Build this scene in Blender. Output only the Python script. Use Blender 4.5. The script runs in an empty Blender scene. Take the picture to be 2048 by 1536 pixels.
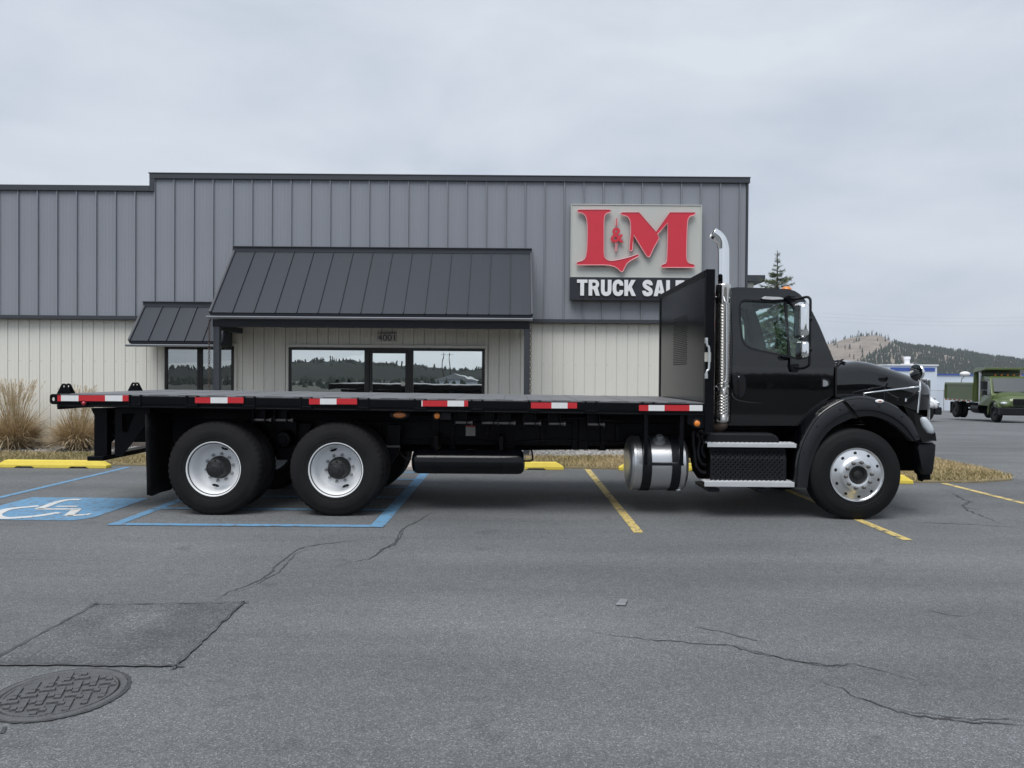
import bpy, bmesh, math, random
from mathutils import Vector, Matrix
from mathutils.geometry import tessellate_polygon
random.seed(7)
R = math.radians
sc = bpy.context.scene
COL = sc.collection

# ---------------------------------------------------------------- camera
FPX, CAMZ, ROLL, PITCH = 1480.0, 1.585, 0.0077, math.atan(16 / 1480)
_F = Vector((0, math.cos(PITCH), -math.sin(PITCH)))
_R = Vector((math.cos(ROLL), 0, math.sin(ROLL)))
_U = _R.cross(_F).normalized()
_R = _F.cross(_U).normalized()
CAM = Vector((0, 0, CAMZ))
cd = bpy.data.cameras.new('Camera')
cam = bpy.data.objects.new('Camera', cd)
COL.objects.link(cam)
cd.sensor_width = 36.0
cd.lens = 36.0 * FPX / 2048
cd.clip_start = 0.05
cd.clip_end = 9000
mw = Matrix((_R, _U, -_F)).transposed().to_4x4()
mw.translation = CAM
cam.matrix_world = mw
sc.camera = cam

# ---------------------------------------------------------------- sky, sun, exposure
SUN_EL, SUN_AZ = 62.0, 200.0          # azimuth from +Y clockwise; the sun stands behind and a little left of the viewer
w = bpy.data.worlds.new('World')
sc.world = w
w.use_nodes = True
nt = w.node_tree
for n in list(nt.nodes):
    nt.nodes.remove(n)
N = nt.nodes.new
L = nt.links.new
out = N('ShaderNodeOutputWorld')
bg = N('ShaderNodeBackground')
sky = N('ShaderNodeTexSky')
sky.sky_type = 'NISHITA'
sky.sun_disc = False
sky.sun_elevation = R(SUN_EL)
sky.sun_rotation = R(SUN_AZ)
sky.air_density = 1.0
sky.dust_density = 3.0
tc = N('ShaderNodeTexCoord')
mp = N('ShaderNodeMapping')
mp.inputs['Scale'].default_value = (1.0, 1.0, 2.6)
mp.inputs['Location'].default_value = (0.35, 0.1, 0.2)
n1 = N('ShaderNodeTexNoise')
n1.inputs['Scale'].default_value = 2.3
n1.inputs['Detail'].default_value = 7
n1.inputs['Roughness'].default_value = 0.52
n1.inputs['Distortion'].default_value = 0.25
cr = N('ShaderNodeValToRGB')
e = cr.color_ramp.elements
e[0].position, e[0].color = 0.32, (4.6, 5.15, 6.15, 1)
e[1].position, e[1].color = 0.66, (6.6, 7.15, 7.75, 1)
mx = N('ShaderNodeMix')
mx.data_type = 'RGBA'
mx.inputs[0].default_value = 0.94     # almost fully overcast
L(tc.outputs['Generated'], mp.inputs[0])
L(mp.outputs[0], n1.inputs['Vector'])
L(n1.outputs['Fac'], cr.inputs[0])
L(sky.outputs[0], mx.inputs[6])
L(cr.outputs[0], mx.inputs[7])
L(mx.outputs[2], bg.inputs['Color'])
bg.inputs['Strength'].default_value = 0.0595
L(bg.outputs[0], out.inputs['Surface'])
sl = bpy.data.lights.new('Sun', 'SUN')
sun = bpy.data.objects.new('Sun', sl)
COL.objects.link(sun)
sl.energy = 1.5
sl.angle = R(40)
sl.color = (1.0, 0.985, 0.965)
sdir = Vector((math.sin(R(SUN_AZ)) * math.cos(R(SUN_EL)), math.cos(R(SUN_AZ)) * math.cos(R(SUN_EL)), math.sin(R(SUN_EL))))
sun.rotation_euler = sdir.to_track_quat('Z', 'Y').to_euler()
vs = sc.view_settings
vs.view_transform = 'Standard'
vs.look = 'None'
vs.exposure = 0.92
vs.gamma = 1.0
vs.use_curve_mapping = False
sc.cycles.use_denoising = True
sc.cycles.max_bounces = 8
sc.cycles.transparent_max_bounces = 12
sc.cycles.caustics_reflective = False
sc.cycles.caustics_refractive = False

# ---------------------------------------------------------------- helpers
def ray(u, v):
    return _F + _R * ((u - 1024) / FPX) - _U * ((v - 768) / FPX)
def at(u, v, Y):
    d = ray(u, v)
    return CAM + d * (Y / d.y)
def gnd(u, v, z=0.0):
    d = ray(u, v)
    return CAM + d * ((z - CAMZ) / d.z)
def proj(p):
    q = p - CAM
    z = q.dot(_F)
    return 1024 + FPX * q.dot(_R) / z, 768 - FPX * q.dot(_U) / z
def aty(u, v, yf):
    Y = yf(1.6)
    for _ in range(5):
        p = at(u, v, Y)
        Y = yf(p.z)
    return at(u, v, Y)
def sstep(a, b, x):
    t = max(0.0, min(1.0, (x - a) / (b - a)))
    return t * t * (3 - 2 * t)
def lerp_tab(tab, x):
    if x <= tab[0][0]:
        return tab[0][1]
    for (a, b), (c, d) in zip(tab, tab[1:]):
        if x <= c:
            return b + (d - b) * (x - a) / (c - a)
    return tab[-1][1]
def smooth_pts(pts, n=4, closed=False):
    """Catmull-Rom through the points"""
    P = [Vector(p) for p in pts]
    o = []
    m = len(P)
    for i in range(m if closed else m - 1):
        p0 = P[(i - 1) % m] if closed or i > 0 else P[0]
        p1, p2 = P[i], P[(i + 1) % m]
        p3 = P[(i + 2) % m] if closed or i + 2 < m else P[-1]
        for k in range(n):
            t = k / n
            o.append(0.5 * ((2 * p1) + (p2 - p0) * t + (2 * p0 - 5 * p1 + 4 * p2 - p3) * t * t + (3 * p1 - p0 - 3 * p2 + p3) * t ** 3))
    if not closed:
        o.append(P[-1])
    return o

class MB:
    def __init__(s):
        s.v, s.f, s.m = [], [], []
    def add(s, vs_, fs, mi=0):
        b = len(s.v)
        s.v += [tuple(p) for p in vs_]
        for f in fs:
            s.f.append(tuple(b + i for i in f))
            s.m.append(mi)
        return s
    def box(s, x0, x1, y0, y1, z0, z1, mi=0):
        return s.add([(x0, y0, z0), (x1, y0, z0), (x1, y1, z0), (x0, y1, z0), (x0, y0, z1), (x1, y0, z1), (x1, y1, z1), (x0, y1, z1)],
                     [(0, 3, 2, 1), (4, 5, 6, 7), (0, 1, 5, 4), (1, 2, 6, 5), (2, 3, 7, 6), (3, 0, 4, 7)], mi)
    def loft(s, loops, closed=True, cap0=True, cap1=True, mi=0):
        n = len(loops[0])
        vs_ = [p for l in loops for p in l]
        fs = []
        for i in range(len(loops) - 1):
            for j in range(n if closed else n - 1):
                k = (j + 1) % n
                fs.append((i * n + j, i * n + k, (i + 1) * n + k, (i + 1) * n + j))
        if closed and cap0:
            fs.append(tuple(range(n - 1, -1, -1)))
        if closed and cap1:
            fs.append(tuple((len(loops) - 1) * n + j for j in range(n)))
        return s.add(vs_, fs, mi)
    def prism(s, outline, holes, d, mi=0):
        """flat outline (3-D points) with holes, pushed along vector d"""
        d = Vector(d)
        loops = [[Vector(p) for p in outline]] + [[Vector(p) for p in h] for h in holes]
        tri = tessellate_polygon(loops)
        flat = [p for l in loops for p in l]
        n = len(flat)
        vs_ = flat + [p + d for p in flat]
        fs = [tuple(t) for t in tri] + [tuple(n + i for i in reversed(t)) for t in tri]
        b = 0
        for l in loops:
            m = len(l)
            for j in range(m):
                k = (j + 1) % m
                fs.append((b + j, b + k, n + b + k, n + b + j))
            b += m
        return s.add(vs_, fs, mi)
    def tube(s, pts, r, n=8, cap=True, mi=0):
        pts = [Vector(p) for p in pts]
        rs = r if isinstance(r, (list, tuple)) else [r] * len(pts)
        t0 = (pts[1] - pts[0]).normalized()
        a = t0.orthogonal().normalized()
        loops = []
        for i, p in enumerate(pts):
            t = (pts[min(i + 1, len(pts) - 1)] - pts[max(i - 1, 0)]).normalized()
            a = (a - t * a.dot(t)).normalized()
            b = t.cross(a)
            loops.append([p + (a * math.cos(2 * math.pi * j / n) + b * math.sin(2 * math.pi * j / n)) * rs[i] for j in range(n)])
        return s.loft(loops, True, cap, cap, mi)
    def lathe(s, prof, c=(0, 0, 0), axis='y', n=48, mi=0, closed=False, rf=None):
        """prof: (radius, position along axis)"""
        c = Vector(c)
        vs_, fs = [], []
        for i, (r, a) in enumerate(prof):
            for j in range(n):
                t = 2 * math.pi * j / n
                q = r if rf is None else rf(i, j, r)
                x, z = q * math.cos(t), q * math.sin(t)
                vs_.append(c + (Vector((x, a, z)) if axis == 'y' else Vector((a, x, z)) if axis == 'x' else Vector((x, z, a))))
        m = len(prof)
        for i in range(m if closed else m - 1):
            k = (i + 1) % m
            for j in range(n):
                l = (j + 1) % n
                fs.append((i * n + j, i * n + l, k * n + l, k * n + j))
        return s.add(vs_, fs, mi)
    def ell(s, c, rx, ry, rz, n=12, m=8, mi=0):
        loops = []
        for i in range(m + 1):
            t = math.pi * (i + 0.02) / (m + 0.04)
            loops.append([(c[0] + rx * math.sin(t) * math.cos(2 * math.pi * j / n), c[1] + ry * math.sin(t) * math.sin(2 * math.pi * j / n), c[2] + rz * math.cos(t)) for j in range(n)])
        return s.loft(loops, mi=mi)
    def xf(s, fn):
        s.v = [tuple(fn(Vector(p))) for p in s.v]
        return s

INV = {}
def mesh_of(name, mb, mats, smooth=False, ang=38, fix=True):
    me = bpy.data.meshes.new(name)
    me.from_pydata(mb.v, [], mb.f)
    for mt in (mats if isinstance(mats, (list, tuple)) else [mats]):
        me.materials.append(mt)
    if any(mb.m):
        me.polygons.foreach_set('material_index', mb.m)
    if fix:
        bm = bmesh.new()
        bm.from_mesh(me)
        bmesh.ops.recalc_face_normals(bm, faces=bm.faces)
        bm.to_mesh(me)
        bm.free()
    if smooth:
        me.shade_smooth()
        me.set_sharp_from_angle(angle=R(ang))
    me.update()
    return me
def link(name, me, parent=None, loc=None, local=False):
    o = bpy.data.objects.new(name, me)
    COL.objects.link(o)
    if loc is not None:
        o.location = loc
    if parent is not None:
        o.parent = parent
        if not local and parent.name in INV:
            o.matrix_parent_inverse = INV[parent.name]
    return o
def obj(name, mb, mats, parent=None, smooth=False, ang=38, bevel=0, loc=None, local=False, fix=True, seg=2):
    o = link(name, mesh_of(name, mb, mats, smooth, ang, fix), parent, loc, local)
    if bevel:
        b = o.modifiers.new('bevel', 'BEVEL')
        b.width = bevel
        b.segments = seg
        b.limit_method = 'ANGLE'
        b.angle_limit = R(40)
    return o
def tag(o, label, cat=None, group=None, kind=None):
    if label:
        o['label'] = label
    if cat:
        o['category'] = cat
    if group:
        o['group'] = group
    if kind:
        o['kind'] = kind
    return o
def thing(name, label, cat, loc=(0, 0, 0), rotz=0.0, group=None):
    o = bpy.data.objects.new(name, None)
    COL.objects.link(o)
    o.location = loc
    o.rotation_euler = (0, 0, rotz)
    INV[o.name] = (Matrix.Translation(Vector(loc)) @ Matrix.Rotation(rotz, 4, 'Z')).inverted()
    return tag(o, label, cat, group)
def struct(name, mb, mats, parent=None, smooth=False, **k):
    o = obj(name, mb, mats, parent, smooth, **k)
    if parent is None:
        o['kind'] = 'structure'
    return o
def copy_tree(o, parent=None, loc=None, rot=None):
    c = o.copy()
    COL.objects.link(c)
    c.parent = parent
    if loc is not None:
        c.location = loc
    if rot is not None:
        c.rotation_euler = rot
    for ch in o.children:
        copy_tree(ch, c)
    return c

# ---------------------------------------------------------------- materials
def mat(name, col, rough=0.5, metal=0.0, var=0.12, scale=6.0, bump=0.0, bscale=60.0, coat=0.0, spec=0.5, rvar=0.0, stretch=(1, 1, 1), emit=0, trans=0.0, ior=None):
    m = bpy.data.materials.new(name)
    m.use_nodes = True
    t = m.node_tree
    b = t.nodes['Principled BSDF']
    c = t.nodes.new('ShaderNodeTexCoord')
    mp_ = t.nodes.new('ShaderNodeMapping')
    mp_.inputs['Scale'].default_value = stretch
    t.links.new(c.outputs['Object'], mp_.inputs[0])
    n = t.nodes.new('ShaderNodeTexNoise')
    n.inputs['Scale'].default_value = scale
    n.inputs['Detail'].default_value = 5
    t.links.new(mp_.outputs[0], n.inputs['Vector'])
    mix = t.nodes.new('ShaderNodeMix')
    mix.data_type = 'RGBA'
    mix.inputs[6].default_value = (*[max(0, x * (1 - var)) for x in col], 1)
    mix.inputs[7].default_value = (*[min(1, x * (1 + var)) for x in col], 1)
    t.links.new(n.outputs['Fac'], mix.inputs[0])
    t.links.new(mix.outputs[2], b.inputs['Base Color'])
    b.inputs['Roughness'].default_value = rough
    if rvar:
        mr = t.nodes.new('ShaderNodeMapRange')
        mr.inputs['To Min'].default_value = max(0, rough - rvar)
        mr.inputs['To Max'].default_value = min(1, rough + rvar)
        t.links.new(n.outputs['Fac'], mr.inputs['Value'])
        t.links.new(mr.outputs[0], b.inputs['Roughness'])
    b.inputs['Metallic'].default_value = metal
    b.inputs['Specular IOR Level'].default_value = spec
    b.inputs['Coat Weight'].default_value = coat
    b.inputs['Coat Roughness'].default_value = 0.03
    b.inputs['Transmission Weight'].default_value = trans
    if ior:
        b.inputs['IOR'].default_value = ior
    if bump:
        n2 = t.nodes.new('ShaderNodeTexNoise')
        n2.inputs['Scale'].default_value = bscale
        n2.inputs['Detail'].default_value = 4
        t.links.new(mp_.outputs[0], n2.inputs['Vector'])
        bp = t.nodes.new('ShaderNodeBump')
        bp.inputs['Strength'].default_value = bump
        bp.inputs['Distance'].default_value = 0.02
        t.links.new(n2.outputs['Fac'], bp.inputs['Height'])
        t.links.new(bp.outputs[0], b.inputs['Normal'])
    return m
def clear_glass(name, tint, gloss=0.12):
    m = bpy.data.materials.new(name)
    m.use_nodes = True
    t = m.node_tree
    t.nodes.remove(t.nodes['Principled BSDF'])
    tr = t.nodes.new('ShaderNodeBsdfTransparent')
    tr.inputs[0].default_value = (*tint, 1)
    gl = t.nodes.new('ShaderNodeBsdfGlossy')
    gl.inputs['Roughness'].default_value = 0.01
    lw_ = t.nodes.new('ShaderNodeLayerWeight')
    lw_.inputs[0].default_value = 0.5
    fr = t.nodes.new('ShaderNodeMath')
    fr.operation = 'POWER'
    fr.inputs[1].default_value = 4.0
    t.links.new(lw_.outputs['Facing'], fr.inputs[0])
    ad = t.nodes.new('ShaderNodeMath')
    ad.operation = 'ADD'
    ad.use_clamp = True
    ad.inputs[1].default_value = gloss
    mx_ = t.nodes.new('ShaderNodeMixShader')
    t.links.new(fr.outputs[0], ad.inputs[0])
    t.links.new(ad.outputs[0], mx_.inputs[0])
    t.links.new(tr.outputs[0], mx_.inputs[1])
    t.links.new(gl.outputs[0], mx_.inputs[2])
    t.links.new(mx_.outputs[0], t.nodes['Material Output'].inputs[0])
    return m
def dark_glass(name, base, refl):
    """tinted, coated store glass: opaque dark body with a strong, slightly wavy mirror reflection"""
    m = bpy.data.materials.new(name)
    m.use_nodes = True
    t = m.node_tree
    b = t.nodes['Principled BSDF']
    b.inputs['Base Color'].default_value = (*base, 1)
    b.inputs['Roughness'].default_value = 0.3
    gl = t.nodes.new('ShaderNodeBsdfGlossy')
    gl.inputs['Roughness'].default_value = 0.0
    gl.inputs['Color'].default_value = (0.93, 0.97, 0.95, 1)
    c = t.nodes.new('ShaderNodeTexCoord')
    n = t.nodes.new('ShaderNodeTexNoise')
    n.inputs['Scale'].default_value = 1.7
    n.inputs['Detail'].default_value = 1.5
    t.links.new(c.outputs['Object'], n.inputs['Vector'])
    bp = t.nodes.new('ShaderNodeBump')
    bp.inputs['Strength'].default_value = 0.045
    bp.inputs['Distance'].default_value = 0.03
    t.links.new(n.outputs['Fac'], bp.inputs['Height'])
    t.links.new(bp.outputs[0], gl.inputs['Normal'])
    mx_ = t.nodes.new('ShaderNodeMixShader')
    mx_.inputs[0].default_value = refl
    t.links.new(b.outputs[0], mx_.inputs[1])
    t.links.new(gl.outputs[0], mx_.inputs[2])
    t.links.new(mx_.outputs[0], t.nodes['Material Output'].inputs[0])
    return m
def asphalt_mat(name, c0, c1, stone=0.24, vs_=175.0, bump=0.6, big=0.35):
    m = bpy.data.materials.new(name)
    m.use_nodes = True
    t = m.node_tree
    b = t.nodes['Principled BSDF']
    b.inputs['Roughness'].default_value = 0.86
    b.inputs['Specular IOR Level'].default_value = 0.35
    c = t.nodes.new('ShaderNodeTexCoord')
    def noise(s, d):
        n = t.nodes.new('ShaderNodeTexNoise')
        n.inputs['Scale'].default_value = s
        n.inputs['Detail'].default_value = d
        t.links.new(c.outputs['Object'], n.inputs['Vector'])
        return n
    nb, nm = noise(big, 6), noise(14, 5)
    m1 = t.nodes.new('ShaderNodeMix')
    m1.data_type = 'RGBA'
    m1.inputs[6].default_value = (*c0, 1)
    m1.inputs[7].default_value = (*c1, 1)
    mr = t.nodes.new('ShaderNodeMapRange')
    mr.inputs['From Min'].default_value = 0.35
    mr.inputs['From Max'].default_value = 0.65
    t.links.new(nb.outputs['Fac'], mr.inputs['Value'])
    t.links.new(mr.outputs[0], m1.inputs[0])
    vo = t.nodes.new('ShaderNodeTexVoronoi')
    vo.inputs['Scale'].default_value = vs_
    t.links.new(c.outputs['Object'], vo.inputs['Vector'])
    sep = t.nodes.new('ShaderNodeSeparateColor')
    t.links.new(vo.outputs['Color'], sep.inputs[0])
    ramp = t.nodes.new('ShaderNodeValToRGB')
    el = ramp.color_ramp.elements
    el[0].position, el[0].color = 0.0, (0.62, 0.62, 0.62, 1)
    el[1].position, el[1].color = 1.0, (1 + stone * 4, 1 + stone * 4, 1 + stone * 4, 1)
    k = el.new(0.55)
    k.color = (0.95, 0.95, 0.95, 1)
    k = el.new(0.90)
    k.color = (1.25, 1.25, 1.25, 1)
    t.links.new(sep.outputs[0], ramp.inputs[0])
    m2 = t.nodes.new('ShaderNodeMix')
    m2.data_type = 'RGBA'
    m2.blend_type = 'MULTIPLY'
    m2.inputs[0].default_value = 1.0
    t.links.new(m1.outputs[2], m2.inputs[6])
    t.links.new(ramp.outputs[0], m2.inputs[7])
    r2 = t.nodes.new('ShaderNodeMapRange')
    r2.inputs['To Min'].default_value = 0.82
    r2.inputs['To Max'].default_value = 1.18
    t.links.new(nm.outputs['Fac'], r2.inputs['Value'])
    m3 = t.nodes.new('ShaderNodeMix')
    m3.data_type = 'RGBA'
    m3.blend_type = 'MULTIPLY'
    m3.inputs[0].default_value = 1.0
    t.links.new(m2.outputs[2], m3.inputs[6])
    t.links.new(r2.outputs[0], m3.inputs[7])
    # worn tracks (stretched along the lot) and old drip stains
    mp_ = t.nodes.new('ShaderNodeMapping')
    mp_.inputs['Scale'].default_value = (0.10, 0.9, 1)
    mp_.inputs['Rotation'].default_value = (0, 0, 0.06)
    t.links.new(c.outputs['Object'], mp_.inputs[0])
    ns = t.nodes.new('ShaderNodeTexNoise')
    ns.inputs['Scale'].default_value = 1.6
    ns.inputs['Detail'].default_value = 5
    t.links.new(mp_.outputs[0], ns.inputs['Vector'])
    rs_ = t.nodes.new('ShaderNodeMapRange')
    rs_.inputs['From Min'].default_value = 0.32
    rs_.inputs['From Max'].default_value = 0.68
    rs_.inputs['To Min'].default_value = 0.86
    rs_.inputs['To Max'].default_value = 1.12
    t.links.new(ns.outputs['Fac'], rs_.inputs['Value'])
    nd_ = noise(2.6, 3)
    rd = t.nodes.new('ShaderNodeMapRange')
    rd.inputs['From Min'].default_value = 0.26
    rd.inputs['From Max'].default_value = 0.36
    rd.inputs['To Min'].default_value = 0.80
    rd.inputs['To Max'].default_value = 1.0
    t.links.new(nd_.outputs['Fac'], rd.inputs['Value'])
    mm = t.nodes.new('ShaderNodeMath')
    mm.operation = 'MULTIPLY'
    t.links.new(rs_.outputs[0], mm.inputs[0])
    t.links.new(rd.outputs[0], mm.inputs[1])
    m4 = t.nodes.new('ShaderNodeMix')
    m4.data_type = 'RGBA'
    m4.blend_type = 'MULTIPLY'
    m4.inputs[0].default_value = 1.0
    t.links.new(m3.outputs[2], m4.inputs[6])
    t.links.new(mm.outputs[0], m4.inputs[7])
    t.links.new(m4.outputs[2], b.inputs['Base Color'])
    bp = t.nodes.new('ShaderNodeBump')
    bp.inputs['Strength'].default_value = bump
    bp.inputs['Distance'].default_value = 0.006
    t.links.new(vo.outputs['Distance'], bp.inputs['Height'])
    t.links.new(bp.outputs[0], b.inputs['Normal'])
    return m
def paint_mat(name, col, under, wear=0.42):
    """worn road paint: chips show the asphalt"""
    m = mat(name, col, 0.7, var=0.12, scale=5, bump=0.3, bscale=120)
    t = m.node_tree
    b = t.nodes['Principled BSDF']
    src = b.inputs['Base Color'].links[0].from_socket
    c = t.nodes.new('ShaderNodeTexCoord')
    n = t.nodes.new('ShaderNodeTexNoise')
    n.inputs['Scale'].default_value = 11
    n.inputs['Detail'].default_value = 9
    n.inputs['Roughness'].default_value = 0.72
    t.links.new(c.outputs['Object'], n.inputs['Vector'])
    rp = t.nodes.new('ShaderNodeValToRGB')
    rp.color_ramp.elements[0].position = wear - 0.03
    rp.color_ramp.elements[1].position = wear + 0.05
    t.links.new(n.outputs['Fac'], rp.inputs[0])
    mx_ = t.nodes.new('ShaderNodeMix')
    mx_.data_type = 'RGBA'
    mx_.inputs[6].default_value = (*under, 1)
    t.links.new(rp.outputs[0], mx_.inputs[0])
    t.links.new(src, mx_.inputs[7])
    t.links.new(mx_.outputs[2], b.inputs['Base Color'])
    return m

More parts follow.
